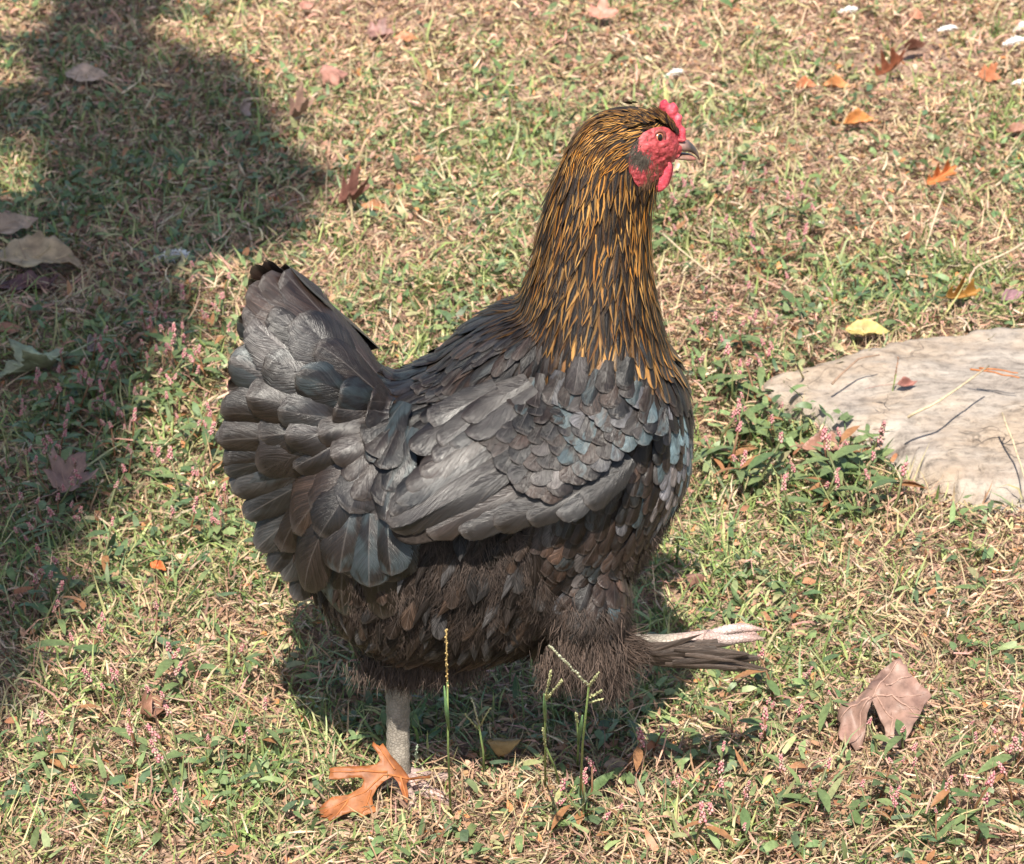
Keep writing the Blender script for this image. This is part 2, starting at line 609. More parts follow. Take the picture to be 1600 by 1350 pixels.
def xcol(px, py=675):
    return PT(px, py, 0).x


ce, se = math.cos(PITCH), math.sin(PITCH)


def trunk_ring(px, top, bot, hw):
    """ellipse in the plane x = const whose outline in the picture runs from top to bot"""
    T = (675 - top) * S0; B = (675 - bot) * S0
    half = (T - B) / 2
    b = math.sqrt(max(half * half - (hw * se) ** 2, (0.3 * half) ** 2)) / ce
    zc = PT(800, 675, 0).z + (T + B) / 2 / ce
    return (Vector((xcol(px, (top + bot) / 2), 0, zc)), Vector((0, hw, 0)), Vector((0, 0, b)))


def neck_ring(py, xl, xr, hw, tilt=0.0):
    a = PT(xl, py, 0); b = PT(xr, py, 0)
    return ((a + b) / 2, (b - a) / 2, Vector((0, hw, 0)))


trunk = [trunk_ring(*r) for r in (
    (462, 700, 865, .030), (490, 640, 905, .050), (540, 604, 982, .067), (610, 590, 1030, .077), (690, 552, 1040, .084), (780, 508, 1030, .086),
    (860, 505, 1010, .084), (930, 498, 965, .078), (985, 505, 900, .068), (1030, 530, 828, .054), (1058, 570, 785, .038), (1074, 625, 745, .020))]
neck = [neck_ring(*r) for r in (
    (172, 955, 1015, .010), (182, 925, 1035, .017), (205, 900, 1046, .0215), (235, 884, 1046, .0235), (268, 870, 1036, .0255), (305, 857, 1020, .0275),
    (350, 845, 1014, .031), (400, 836, 1014, .036), (450, 822, 1020, .043), (500, 808, 1030, .051), (560, 810, 1046, .060), (620, 830, 1060, .066), (680, 850, 1050, .066))]
bm = bmesh.new()


def add_vf(V, F):
    vs = [bm.verts.new(v) for v in V]
    for f in F:
        try:
            bm.faces.new([vs[i] for i in f])
        except ValueError:
            pass


for V, F in (loft(trunk), loft(neck)):
    add_vf(V, F)


def ellipsoid(c, ax, ay, az):
    """centre, three half axis vectors"""
    V, F = ico(1, 3)
    add_vf([tuple(Vector(c) + Vector(ax) * v[0] + Vector(ay) * v[1] + Vector(az) * v[2]) for v in V], F)


def pxvec(dx, dy):
    return Vector((dx * S0, 0, -dy * S0 / ce))


# tail core (two tents), saddle, thighs, muzzle
ellipsoid(PT(505, 600, 0), pxvec(-90, -145), pxvec(66, -40), Vector((0, .022, 0)))
ellipsoid(PT(785, 548, 0), pxvec(-105, 62), pxvec(26, 40), Vector((0, .050, 0)))
ellipsoid(PT(474, 735, 0), pxvec(-86, -10), pxvec(-14, 118), Vector((0, .034, 0)))
ellipsoid(PT(560, 700, 0), pxvec(-130, -30), pxvec(-10, 120), Vector((0, .055, 0)))
ellipsoid(PT(1030, 224, 0), pxvec(26, 6), pxvec(-6, 30), Vector((0, .0135, 0)))
THIGH_N = PT(915, 930, -0.045)
ellipsoid(PT(916, 985, -0.045), pxvec(8, 62), pxvec(50, -6), Vector((0, .028, 0)))
ellipsoid(THIGH_N, pxvec(18, 80), pxvec(66, -20), Vector((0, .040, 0)))
ellipsoid(PT(640, 985, 0.02), pxvec(-20, 55), pxvec(72, 0), Vector((0, .045, 0)))
bmesh.ops.recalc_face_normals(bm, faces=bm.faces)
me = bpy.data.meshes.new('body')
bm.to_mesh(me); bm.free()
tmp = bpy.data.objects.new('body', me)
COL.objects.link(tmp)
md = tmp.modifiers.new('r', 'REMESH'); md.mode = 'VOXEL'; md.voxel_size = 0.0032
ms = tmp.modifiers.new('s', 'SMOOTH'); ms.iterations = 14; ms.factor = 0.5
dg = bpy.context.evaluated_depsgraph_get()
body_me = bpy.data.meshes.new_from_object(tmp.evaluated_get(dg))
bpy.data.objects.remove(tmp); bpy.data.meshes.remove(me)
body_me.name = 'body'
body_me.polygons.foreach_set('use_smooth', np.ones(len(body_me.polygons), bool))
body_me.materials.clear(); body_me.materials.append(M_BODY)

hen = empty('hen', PT(620, 1238, 0))
tag(hen, 'dark brown and black hen with golden laced neck standing on one leg', 'hen')
HINV = Matrix.Translation(-hen.location)


def hpart(o, parent=None):
    """keep an object's world place when it becomes a part of the hen"""
    o.parent = parent or hen
    if parent is None:
        o.location = -hen.location
    return o


body = bpy.data.objects.new('body', body_me)
link(body); hpart(body)
BV = [v.co.copy() for v in body_me.vertices]
BF = [tuple(p.vertices) for p in body_me.polygons]
BODY_BVH = BVHTree.FromPolygons(BV, BF)


def hit(px, py, bvh=None):
    h = (bvh or BODY_BVH).ray_cast(CAMLOC, ray(px, py).normalized())
    return h[0], h[1]


# ---- wing: a slab standing off the flank, with a larger unseen guide sheet only used to lay feathers
WING_PX = [(1000, 612), (1012, 660), (990, 712), (950, 752), (900, 782), (850, 800), (790, 808), (720, 822), (650, 838), (618, 828), (612, 800),
           (640, 752), (690, 690), (740, 640), (800, 606), (870, 590), (940, 588)]


def catmull(pts, k):
    pts = np.array(pts, float); n = len(pts); out = []
    for i in range(n):
        p0, p1, p2, p3 = pts[i - 1], pts[i], pts[(i + 1) % n], pts[(i + 2) % n]
        for t in np.linspace(0, 1, k, endpoint=False):
            out.append(0.5 * ((2 * p1) + (-p0 + p2) * t + (2 * p0 - 5 * p1 + 4 * p2 - p3) * t * t + (-p0 + 3 * p1 - 3 * p2 + p3) * t ** 3))
    return np.array(out)


WO = catmull(WING_PX, 4)
WC = np.array([820.0, 712.0])


def wing_off(px, py, r):
    """how far the wing stands off the flank"""
    low = float(smooth(600, 790, py))
    back = float(smooth(1010, 640, px))
    return 0.0008 + (0.024 * low) * (0.55 + 0.45 * back)


def wing_mesh(rs, extra=0.0):
    V = []; m = len(WO); last = {}
    for r in rs:
        for k in range(m):
            p = WC + (WO[k] - WC) * r
            rr = min(r, 1.0)
            q = WC + (WO[k] - WC) * rr
            h, n = hit(q[0], q[1])
            if h is None:
                q = WC + (WO[k] - WC) * 0.9
                h, n = hit(q[0], q[1])
            n = Vector((n.x * 0.5, n.y, n.z * 0.5)).normalized()
            w = h + n * (wing_off(q[0], q[1], rr) + extra)
            if r > 1:
                d = RGT * (p[0] - q[0]) - UPV * (p[1] - q[1])
                d = d - n * d.dot(n)
                w = w + d * S0 + Vector((0, 0.004 * (r - 1) / 0.25, 0))
            V.append(w)
    return V, m


rs = [0.05, 0.25, 0.45, 0.62, 0.76, 0.86, 0.91, 0.94]
Vw, m = wing_mesh(rs)
Vin = []
for k in range(m):
    q = WC + (WO[k] - WC) * 0.93
    h, n = hit(q[0], q[1])
    Vin.append(h - n * 0.004 if h is not None else Vw[(len(rs) - 1) * m + k] + Vector((0, 0.02, 0)))
Vall = Vw + Vin
Fw = []
for i in range(len(rs)):
    for k in range(m):
        Fw.append((i * m + k, i * m + (k + 1) % m, (i + 1) * m + (k + 1) % m, (i + 1) * m + k))
Fw.append(tuple(range(m)))
Vg, _ = wing_mesh([0.02, 0.2, 0.4, 0.6, 0.8, 0.92, 1.0, 1.12, 1.3], 0.0012)
Fgd = [(i * m + k, i * m + (k + 1) % m, (i + 1) * m + (k + 1) % m, (i + 1) * m + k) for i in range(8) for k in range(m)]
Fgd.append(tuple(range(m)))
WING_BVH = BVHTree.FromPolygons(Vg, Fgd)
wings = []
for sgn in (1, -1):
    Vn = np.array([(v.x, v.y * sgn, v.z) for v in Vall])
    Fn = Fw if sgn == 1 else [tuple(reversed(f)) for f in Fw]
    w = mesh_np('wing', Vn, Fn, M_BODY)
    hpart(w)
    wings.append(w)

# ---- guide sheet for the near side of the tail fan
RIDGE_A, RIDGE_B = np.array([420.0, 395.0]), np.array([640.0, 588.0])
TAIL_P = np.array([650.0, 655.0])


def tail_y(px, py):
    d = RIDGE_B - RIDGE_A; d = d / np.linalg.norm(d)
    nrm = np.array([-d[1], d[0]])          # points down-left, away from the ridge
    q = np.array([px, py]) - RIDGE_A
    dist = max(0.0, float(q @ nrm))
    rad = math.hypot(px - TAIL_P[0], py - TAIL_P[1])
    y = 0.006 + 0.052 * (1 - math.exp(-dist / 95))
    return -y * (1 - 0.42 * float(smooth(130, 330, rad)))


tgx = np.arange(300, 741, 12); tgy = np.arange(390, 1000, 12)
Vt = []
for x in tgx:
    for y in tgy:
        yy = tail_y(x, y)
        p = PT(x, y, yy)
        h, n = hit(x, y)
        if h is not None and h.y - 0.003 < yy:
            p = PT(x, y, h.y - 0.003)
        Vt.append(p)
nty = len(tgy)
Ft = [(i * nty + j, (i + 1) * nty + j, (i + 1) * nty + j + 1, i * nty + j + 1) for i in range(len(tgx) - 1) for j in range(nty - 1)]
TAIL_BVH = BVHTree.FromPolygons(Vt, Ft)

# ------------------------------------------------------------------ feathers
VS_ROUND = np.array([0, .18, .36, .54, .7, .83, .92, .97, 1.0])
VS_LANCE = np.array([0, .22, .45, .68, .86, 1.0])


def wprof(v, kind):
    if kind == 'round':
        w = np.minimum(1, 0.5 + 0.85 * v)
        t = np.clip((v - 0.62) / 0.38, 0, 1)
        return w * np.sqrt(np.maximum(1 - t ** 2.4, 0.0))
    if kind == 'long':
        w = np.minimum(1, 0.55 + 1.2 * v)
        t = np.clip((v - 0.78) / 0.22, 0, 1)
        return w * np.sqrt(np.maximum(1 - t ** 2.2, 0.0))
    w = np.minimum(1, 0.6 + 1.2 * v)
    t = np.clip((v - 0.3) / 0.7, 0, 1)
    return w * (1 - t ** 1.7)


def feather(B, d, bvh, length, width, kind='round', lift=(0.0006, 0.003), col=(.03, .025, .022), gold=0.0, irid=0.0, camber=0.25, bend=0.0, us=(-1, -.5, 0, .5, 1), up=None, size=0.5, flare=0.0):
    """one feather laid along a surface from base B in direction d. Returns V, F, col, par, uv"""
    vs = VS_LANCE if kind == 'lance' else VS_ROUND
    B = Vector(B); d = Vector(d).normalized()
    p = B; V = []; uv = []
    r1 = random.random()
    ws = wprof(vs, kind) * width / 2
    lastn = None
    roll = random.gauss(0, 0.16) * min(1, size * 1.6)
    jag = [random.gauss(0, 0.05) for _ in range(len(vs))]
    for i, v in enumerate(vs):
        if i:
            p = p + d * (length * (v - vs[i - 1]))
        q, n, _, dist = bvh.find_nearest(p)
        if q is None or (dist is not None and dist > 0.02):
            q = p; n = lastn or Vector((0, -1, 0))
        if bvh is not BODY_BVH and n.y > 0:
            n = -n
        if lastn is not None:
            n = (lastn * 0.6 + n * 0.4).normalized()
            q = q * 0.75 + p * 0.25
        lastn = n
        d = (d - n * d.dot(n)).normalized()
        sd = n.cross(d)
        if bend:
            d = (d + sd * bend * (1 / len(vs))).normalized()
            sd = n.cross(d)
        c = q + n * (lift[0] + (lift[1] - lift[0]) * v + flare * v * v)
        p = q
        w = ws[i]
        for u in us:
            uu = u * (1 + (jag[i] if abs(u) == 1 and 0 < i < len(vs) - 1 else 0))
            V.append(c + sd * (uu * w) - n * (camber * u * u * w - roll * u * w * v))
            uv.append((u, v))
    k = len(us)
    F = []
    for i in range(len(vs) - 1):
        for j in range(k - 1):
            F.append((i * k + j, (i + 1) * k + j, (i + 1) * k + j + 1, i * k + j + 1))
    V = np.array([tuple(v) for v in V])
    par = np.tile([gold, irid, r1, size], (len(V), 1))
    return V, F, np.array([*col, 1.0]), par, np.array(uv)


def mirror(ft):
    V, F, c, p, u = ft
    V = V.copy(); V[:, 1] *= -1
    return V, [tuple(reversed(f)) for f in F], c, p, u


def im2vec(dx, dy):
    return RGT * dx - UPV * dy


N_FEATHERS = [0]


def single(ft, parent, name='feather'):
    V, F, c, p, u = ft
    o = mesh_np(name, V, F, M_FEATHER, None, np.tile(c, (len(V), 1)), p, u)
    o.parent = parent
    if parent is hen:
        o.location = -hen.location
    N_FEATHERS[0] += 1
    return o


def dark(a=1.0, brown=0.5):
    b = random.choice([random.uniform(0.45, 0.9), random.uniform(0.8, 1.6)]) * a
    t = np.clip(random.gauss(brown, 0.3), 0, 1)
    return (0.0072 * b * (1 + 1.0 * t), 0.0061 * b * (1 + 0.42 * t), 0.0064 * b)


def painted_sheen():  # pale grey colours that paint the plumage's gloss on to single feathers
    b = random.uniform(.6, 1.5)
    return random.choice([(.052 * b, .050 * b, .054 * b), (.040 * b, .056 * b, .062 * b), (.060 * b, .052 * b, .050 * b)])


far_plumage = Acc()

# ---- tail: rows of broad feathers fanning from the rump
tail_part = empty('tail'); hpart(tail_part)
rowdef = [  # radius of tip, length, width (pixels), number, angle from, angle to (degrees, picture: 180 = left, 90 = up), stagger
    (1.00, 180, 96, 13, 126, 264, 0.0), (0.84, 160, 94, 9, 130, 266, 0.5), (0.66, 135, 76, 8, 136, 262, 0.0), (0.48, 112, 70, 7, 140, 264, 0.4), (0.30, 90, 58, 5, 142, 262, 0.0)]
TAIL_EDGE = [(112, 90), (122, 150), (128, 192), (136, 244), (144, 290), (158, 312), (172, 306), (184, 308), (198, 305), (214, 300), (230, 305), (245, 320), (256, 325), (268, 285), (285, 200)]


def tail_edge(a):
    return float(np.interp(a, [e[0] for e in TAIL_EDGE], [e[1] for e in TAIL_EDGE]))


def tail_feather(tip, base, width, lift, **kw):
    b = PT(base[0], base[1], 0); h = TAIL_BVH.ray_cast(CAMLOC, ray(*base).normalized())
    if h[0] is None: return None
    t = TAIL_BVH.ray_cast(CAMLOC, ray(*tip).normalized())
    tp = t[0] if t[0] is not None else PT(tip[0], tip[1], -0.02)
    ft = feather(h[0], tp - h[0], TAIL_BVH, (tp - h[0]).length * 1.03, width * S0, lift=lift, **kw)
    ix, iy = img_np(ft[0])
    if np.any(iy < np.interp(ix, [370, 385, 420, 470, 500, 560, 605, 640, 700], [440, 412, 402, 414, 446, 520, 566, 576, 560]) - 4): return None
    return ft


for ri, (rf, ln, wd, cnt, a0, a1, stg) in enumerate(rowdef):
    for k in range(cnt):
        f = (k + 0.5 + (stg if stg else 0) * 0.5) / cnt
        ang = a0 + (a1 - a0) * f + random.uniform(-1, 1) * (1.5 + ri)
        R = tail_edge(ang) * rf * (random.uniform(0.985, 1.01) if ri == 0 else random.uniform(.95, 1.04))
        a = math.radians(ang)
        tip = TAIL_P + np.array([math.cos(a), -math.sin(a)]) * R
        if tip[1] < np.interp(tip[0], [370, 385, 420, 470, 500, 560, 625, 660], [460, 428, 418, 432, 470, 540, 590, 600]) + 10: continue
        # feathers sweep: bases lean back towards the rump, tips curl outwards
        ab = math.radians(ang + (8 if ang < 200 else -10))
        base = TAIL_P + np.array([math.cos(ab), -math.sin(ab)]) * max(R - ln, 34)
        low = float(smooth(205, 250, ang))
        ft = tail_feather(tip, base, wd * random.uniform(0.9, 1.12), (0.0012 + 0.0022 * ri, 0.0030 + 0.0030 * ri),
                          col=dark(1.15 - 0.4 * low, 0.5), irid=random.choice([0, 0, 0, .1, .2, .55]) * (0.6 + 0.9 * low), camber=random.uniform(.3, .55),
                          bend=random.uniform(-.35, .35), size=0.9, flare=random.uniform(-.002, .005))
        if ft is None: continue
        single(ft, tail_part)
        if not (base[0] > 545 and base[1] < 690): far_plumage.add(*mirror(ft))
# the long dark feathers along the ridge and a few drooping ones at the back edge
for tip, base, wd, c in (((379, 486), (540, 585), 74, (.018, .0095, .006)), ((390, 452), (560, 588), 84, (.024, .0115, .007)), ((414, 434), (575, 585), 90, (.022, .011, .0065)), ((446, 428), (590, 582), 88, (.018, .0095, .0065)), ((478, 438), (600, 580), 78, (.014, .008, .006)), ((500, 468), (606, 582), 70, (.014, .009, .008)), ((352, 575), (520, 640), 60, (.04, .025, .02)), ((338, 684), (470, 690), 50, (.018, .014, .013)),
                         ((372, 765), (500, 720), 60, (.02, .017, .016)), ((400, 850), (520, 760), 66, (.02, .018, .017)), ((430, 905), (540, 790), 66, (.02, .018, .017)), ((470, 925), (560, 800), 66, (.02, .018, .02)), ((385, 800), (500, 740), 60, (.012, .011, .011)), ((415, 885), (520, 790), 60, (.012, .011, .012)), ((448, 935), (540, 830), 62, (.015, .013, .013)), ((356, 735), (470, 705), 50, (.012, .011, .011))):
    ft = tail_feather(tip, base, wd, (-0.001, 0.001) if tip[1] < 700 else (.001, .004), col=c, irid=0.1, camber=0.3, size=0.9)
    if ft is None: continue
    single(ft, tail_part)
    if base[0] < 606 and not (base[1] > 600 and base[1] < 720): far_plumage.add(*mirror(ft))
# rump coverts hanging over the join of tail and wing
for tip, base, wd in (((590, 900), (585, 800), 84), ((545, 880), (560, 780), 80), ((622, 885), (612, 790), 70), ((500, 900), (530, 800), 74), ((560, 800), (600, 700), 74), ((610, 790), (640, 690), 66),
                      ((590, 730), (640, 640), 70), ((618, 770), (652, 676), 66), ((520, 830), (570, 740), 80)):
    ft = tail_feather(tip, base, wd, (0.008, 0.014), col=dark(1.0, 0.4), irid=random.choice([0, 0, .4]), camber=0.3, size=0.8)
    if ft is None: continue
    single(ft, tail_part)
    if base[0] < 606 and not (base[1] > 600 and base[1] < 720): far_plumage.add(*mirror(ft))


# ---- wing: flight feathers, then rows of coverts
def wing_feather(base, tip, width, lift, **kw):
    h = WING_BVH.ray_cast(CAMLOC, ray(*base).normalized())
    t = WING_BVH.ray_cast(CAMLOC, ray(*tip).normalized())
    if h[0] is None: return None
    tp = t[0] if t[0] is not None else h[0] + im2vec(tip[0] - base[0], tip[1] - base[1]) * S0
    return feather(h[0], tp - h[0], WING_BVH, (tp - h[0]).length, width * S0, lift=lift, **kw)


wl = []
flight = [((612, 836), (790, 742)), ((606, 822), (780, 722)), ((610, 806), (770, 704)), ((622, 790), (770, 690)), ((640, 772), (775, 678)), ((660, 750), (790, 662)),
          ((665, 838), (830, 756)), ((715, 832), (866, 770)), ((770, 822), (905, 764)), ((822, 812), (935, 752)), ((868, 806), (962, 736)), ((912, 790), (984, 716)), ((680, 728), (800, 648)), ((705, 704), (815, 634)), ((648, 716), (762, 628)), ((690, 706), (802, 618)), ((735, 694), (832, 612)), ((676, 676), (780, 606)), ((724, 664), (822, 598))]
order = [6, 7, 8, 9, 10, 11, 0, 1, 2, 3, 4, 5, 12, 13, 14, 15, 16, 17, 18]
for q, i in enumerate(order):
    t, b = flight[i]
    lf = 0.0005 + 0.00045 * q
    wl.append((b, t, 52, (lf, lf + 0.001), dict(kind='long', col=dark(1.0, 0.7), irid=0.05, camber=0.28, size=1.0)))
# coverts: rows of tips stepping from the lower rear towards the shoulder
for r in range(9):
    fr = r / 8
    n = 10 - (r % 2)
    for k in range(n):
        f = (k + 0.5 + 0.25 * (r % 2)) / n
        # each row is an arc from the top edge to the lower leading edge
        top = np.array([740 + fr * 225, 655 - fr * 55]); bot = np.array([850 + fr * 165, 795 - fr * 105])
        mid = (top + bot) / 2 + np.array([-34, 18]) * (1 - fr * 0.6)
        tip = (1 - f) ** 2 * top + 2 * f * (1 - f) * mid + f * f * bot
        tip = tip + np.array([random.uniform(-7, 7), random.uniform(-6, 6)])
        ang = math.radians(52 + 30 * fr + random.uniform(-9, 9))
        ln = (74 - 30 * fr) * random.uniform(0.9, 1.15)
        base = tip - np.array([-math.cos(ang), math.sin(ang)]) * ln
        wd = (46 - 16 * fr) * random.uniform(0.85, 1.1)
        bl = random.random() < (0.10 + 0.28 * fr * f)
        lf = 0.0062 + 0.0008 * r
        wl.append((tuple(base), tuple(tip), wd, (lf - 0.0024, lf), dict(col=painted_sheen() if random.random() < .06 + .30 * fr * f else dark(1.35 + 0.5 * random.random() * fr, random.choice([0.1, 0.5, 1.0])), irid=(random.uniform(.35, .8) if bl else 0.04), camber=0.2, size=0.6)))
for b, t, wd, lf, kw in wl:
    ft = wing_feather(b, t, wd, lf, **kw)
    if ft is None: continue
    single(ft, wings[0])
    if b[1] > 650: far_plumage.add(*mirror(ft))

# ---- everywhere else: feathers seeded over the body's skin
body_me.calc_loop_triangles()
tri = np.array([t.vertices[:] for t in body_me.loop_triangles])
bv = np.array([v.co[:] for v in body_me.vertices])
A, Bq, Cq = bv[tri[:, 0]], bv[tri[:, 1]], bv[tri[:, 2]]
nrm = np.cross(Bq - A, Cq - A); area = np.linalg.norm(nrm, axis=1) / 2
nrm = nrm / (np.linalg.norm(nrm, axis=1)[:, None] + 1e-12)


def surf_samples(n):
    t = rng.choice(len(tri), n, p=area / area.sum())
    r1 = np.sqrt(rng.random(n)); r2 = rng.random(n)
    P = (1 - r1)[:, None] * A[t] + (r1 * (1 - r2))[:, None] * Bq[t] + (r1 * r2)[:, None] * Cq[t]
    return P, nrm[t]


FACE_PX = [(1000, 262), (984, 272), (982, 244), (992, 224), (1002, 209), (1018, 201), (1036, 201), (1048, 208), (1056, 214), (1060, 226), (1054, 240), (1044, 250), (1034, 264), (1018, 280), (1006, 288), (995, 282)]
NECK_BACK = [(172, 930), (200, 898), (250, 872), (300, 855), (380, 836), (430, 826), (465, 806), (505, 760), (545, 690), (580, 630)]
NECK_FRONT = [(172, 1030), (200, 1050), (250, 1040), (300, 1022), (400, 1018), (470, 1030), (550, 1050), (600, 1075)]


def neck_t(px, py):
    l = np.interp(py, [a for a, _ in NECK_BACK], [b for _, b in NECK_BACK]); r = np.interp(py, [a for a, _ in NECK_FRONT], [b for _, b in NECK_FRONT])
    return (px - l) / (r - l) * 2 - 1


WING_IN = WC + (WO - WC) * 0.93
WING_IN = [tuple(p) for p in WING_IN]
P, Nn = surf_samples(60000)
Pm = P.copy(); Pm[:, 1] = -np.abs(P[:, 1])
IX, IY = img_np(Pm)
inwing = in_poly(IX, IY, WING_IN) & (np.abs(Nn[:, 1]) > 0.35) & ((P[:, 1] < 0) | (IY > 665))
inface = in_poly(IX, IY, FACE_PX)
REG = np.full(len(P), '', dtype=object)
REG[:] = ''
nt = neck_t(IX, IY)
headm = (IY < 262) & (IX > 880)
neckm = (IY < 505) & (IX > 800)
capem = (IY >= 500) & (IY < 612) & (IX > 840)
shawl = (IY > 440) & (IY < 600) & (IX > 700) & (IX <= 845) & (IY > 1010 - .62 * IX - 40)
backm = (IX <= 860) & (IX > 610) & (IY < 720) & (IY > 480)
breastm = (IX > 840) & (IY >= 585) & (IY < 985)
fluffm = (IY >= 800) & (IX < 860) & (rng.random(len(P)) > smooth(960, 1070, IY))
REG[fluffm] = 'fluff'
REG[breastm] = 'breast'
REG[backm] = 'back'
REG[capem] = 'cape'
REG[shawl] = 'cape'
REG[neckm] = 'neck'
REG[headm] = 'head'
REG[inface & headm] = ''
REG[inwing] = ''
tailm = (IX < 560) & (IY < 820)
REG[tailm] = ''
spacing = {'head': 5.5, 'neck': 9.6, 'cape': 14, 'back': 21, 'breast': 17, 'fluff': 20}
accs = {'head': Acc(), 'neck': Acc(), 'cape': Acc(), 'back': Acc(), 'breast': Acc(), 'fluff': Acc()}
cells = {}
picked = []
for i in range(len(P)):
    g = REG[i]
    if not g: continue
    rr = spacing[g] * S0
    key = (g, int(P[i, 0] // rr), int(P[i, 1] // rr), int(P[i, 2] // rr))
    ok = True
    for dx in (-1, 0, 1):
        for dy in (-1, 0, 1):
            for dz in (-1, 0, 1):
                for j in cells.get((g, key[1] + dx, key[2] + dy, key[3] + dz), ()):
                    if (P[j, 0] - P[i, 0]) ** 2 + (P[j, 1] - P[i, 1]) ** 2 + (P[j, 2] - P[i, 2]) ** 2 < rr * rr:
                        ok = False; break
                if not ok: break
            if not ok: break
        if not ok: break
    if ok:
        cells.setdefault(key, []).append(i)
        picked.append(i)

near_big = []
for i in picked:
    g = REG[i]
    px, py, t = IX[i], IY[i], float(np.clip(nt[i], -1.2, 1.2))
    p = Vector(Pm[i])
    far = P[i, 1] > 0.0005
    if far and g == 'head' and Nn[i, 2] > .45: continue
    jx, jy = random.gauss(0, .12), random.gauss(0, .12)
    if g == 'head':
        # sweep back over the skull and down the nape
        ang = math.radians(np.interp(px, [880, 930, 985, 1045], [105, 140, 165, 150]) + max(0, py - 195) * -0.45)
        dx, dy = math.cos(ang), math.sin(ang)
        gd = random.choice([0.2, .6, 1.0]) if py > 190 else random.choice([.3, .6, .9])
        ft = feather(p, im2vec(dx + jx, dy + jy), BODY_BVH, random.uniform(18, 28) * S0, random.uniform(5.5, 8) * S0, 'lance', (0.0004, 0.0022), dark(1.2, 1.0), gold=gd, us=(-1, 0, 1), camber=.2, size=0.1)
    elif g == 'neck':
        flare = -max(0, (py - 420) / 110) * max(0, -t) * 1.3
        dx = t * 0.22 - 0.16 + flare; dy = 1.0
        ln = np.interp(py, [200, 350, 500], [30, 52, 72]) * random.uniform(.85, 1.15)
        wd = np.interp(py, [200, 350, 500], [9.5, 14, 20]) * random.uniform(.85, 1.15)
        gd = random.uniform(.45, 1.0) * float(np.interp(py, [180, 330, 430, 505], [.75, 1.0, .7, .4])) * (1.0 if t > -.3 else 0.8)
        gd *= random.choice([1, 1, .7, .25, .1]) * (1 - .75 * float(smooth(430, 480, py) * smooth(-.2, -.7, t)))
        if t > 0.55 and 300 < py < 420: gd = min(1.2, gd * 1.5)
        ft = feather(p, im2vec(dx + jx, dy + jy), BODY_BVH, ln * S0, wd * S0, 'lance', (0.0006, 0.004), dark(.75, .4), gold=gd, us=(-1, -.45, 0, .45, 1), camber=.2, size=0.25)
    elif g == 'cape':
        dx = t * 0.15 - 0.12 - max(0, -t) * .5 - 1.3 * float(smooth(850, 740, px))
        gd = random.choice([0, .2, .6, .9]) * float(smooth(-.35, .2, t)) * (1 if px > 860 else 0) * float(smooth(585, 515, py))
        ft = feather(p, im2vec(dx + jx, 1 + jy), BODY_BVH, random.uniform(56, 80) * S0, random.uniform(20, 27) * S0, random.choice(['lance', 'round']), (0.0008, 0.0045), dark(1.35, .4), gold=gd, irid=random.choice([0, 0, .1, .2]), camber=.22, size=0.45)
    elif g == 'back':
        dx, dy = -1, .5 + max(0, (py - 600) / 300)
        if py < 560: dy = 0.75
        w = random.uniform(30, 40)
        ft = feather(p, im2vec(dx + jx, dy + jy), BODY_BVH, random.uniform(52, 74) * S0, w * S0, 'round', (0.0012, 0.0040), dark(1.3, random.choice([.1, .9])), irid=random.choice([0, 0, .25, .4]) if py < 585 else random.choice([0, 0, .12]), camber=.25, size=0.5)
    elif g == 'breast':
        f = float(smooth(700, 900, py))
        dx = -0.12 - 0.3 * f + (0.12 if px > 1040 else 0); dy = 1
        w = random.uniform(20, 34) + 10 * f * random.random()
        ft = feather(p, im2vec(dx + jx, dy + jy), BODY_BVH, random.uniform(42, 60) * S0, w * S0, 'round', (0.0008, 0.0034), tuple(np.array(painted_sheen()) * (1 + 1.6 * float(smooth(1020, 1060, px)))) if random.random() < .07 + .68 * float(smooth(1015, 1056, px)) else dark(1.3 + random.choice([0, 0, .6, 1.8]), .5 + .3 * f), irid=random.choice([0, 0, 0, .12, .35]), camber=.25, size=0.45)  # grazing sheen along the front breast edge is painted as paler feathers
    else:
        f = float(smooth(640, 860, px))
        dx, dy = -0.45 + .2 * f, 1
        ft = feather(p, im2vec(dx + jx * 2, dy + jy), BODY_BVH, random.uniform(45, 85) * S0, random.uniform(16, 30) * S0, random.choice(['long', 'lance', 'lance']), (0.001, random.uniform(.004, .010)), tuple(np.array(random.choice([(.034, .0225, .017), (.020, .0145, .012), (.015, .014, .014), (.013, .0105, .0095), (.045, .042, .042)])) * random.uniform(.5, 1.6)), camber=.4, size=0.12, bend=random.uniform(-.4, .4))
    if far:
        ft = mirror(ft)
        accs[g].add(*ft)
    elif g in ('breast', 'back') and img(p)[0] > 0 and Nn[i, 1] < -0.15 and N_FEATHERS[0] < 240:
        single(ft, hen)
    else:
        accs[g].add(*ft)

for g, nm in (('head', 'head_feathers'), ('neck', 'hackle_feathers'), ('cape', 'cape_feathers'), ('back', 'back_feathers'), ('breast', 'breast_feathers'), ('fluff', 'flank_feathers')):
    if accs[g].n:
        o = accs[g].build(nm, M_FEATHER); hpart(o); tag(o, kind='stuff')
o = far_plumage.build('wing_and_tail_feathers', M_FEATHER); hpart(o); tag(o, kind='stuff')


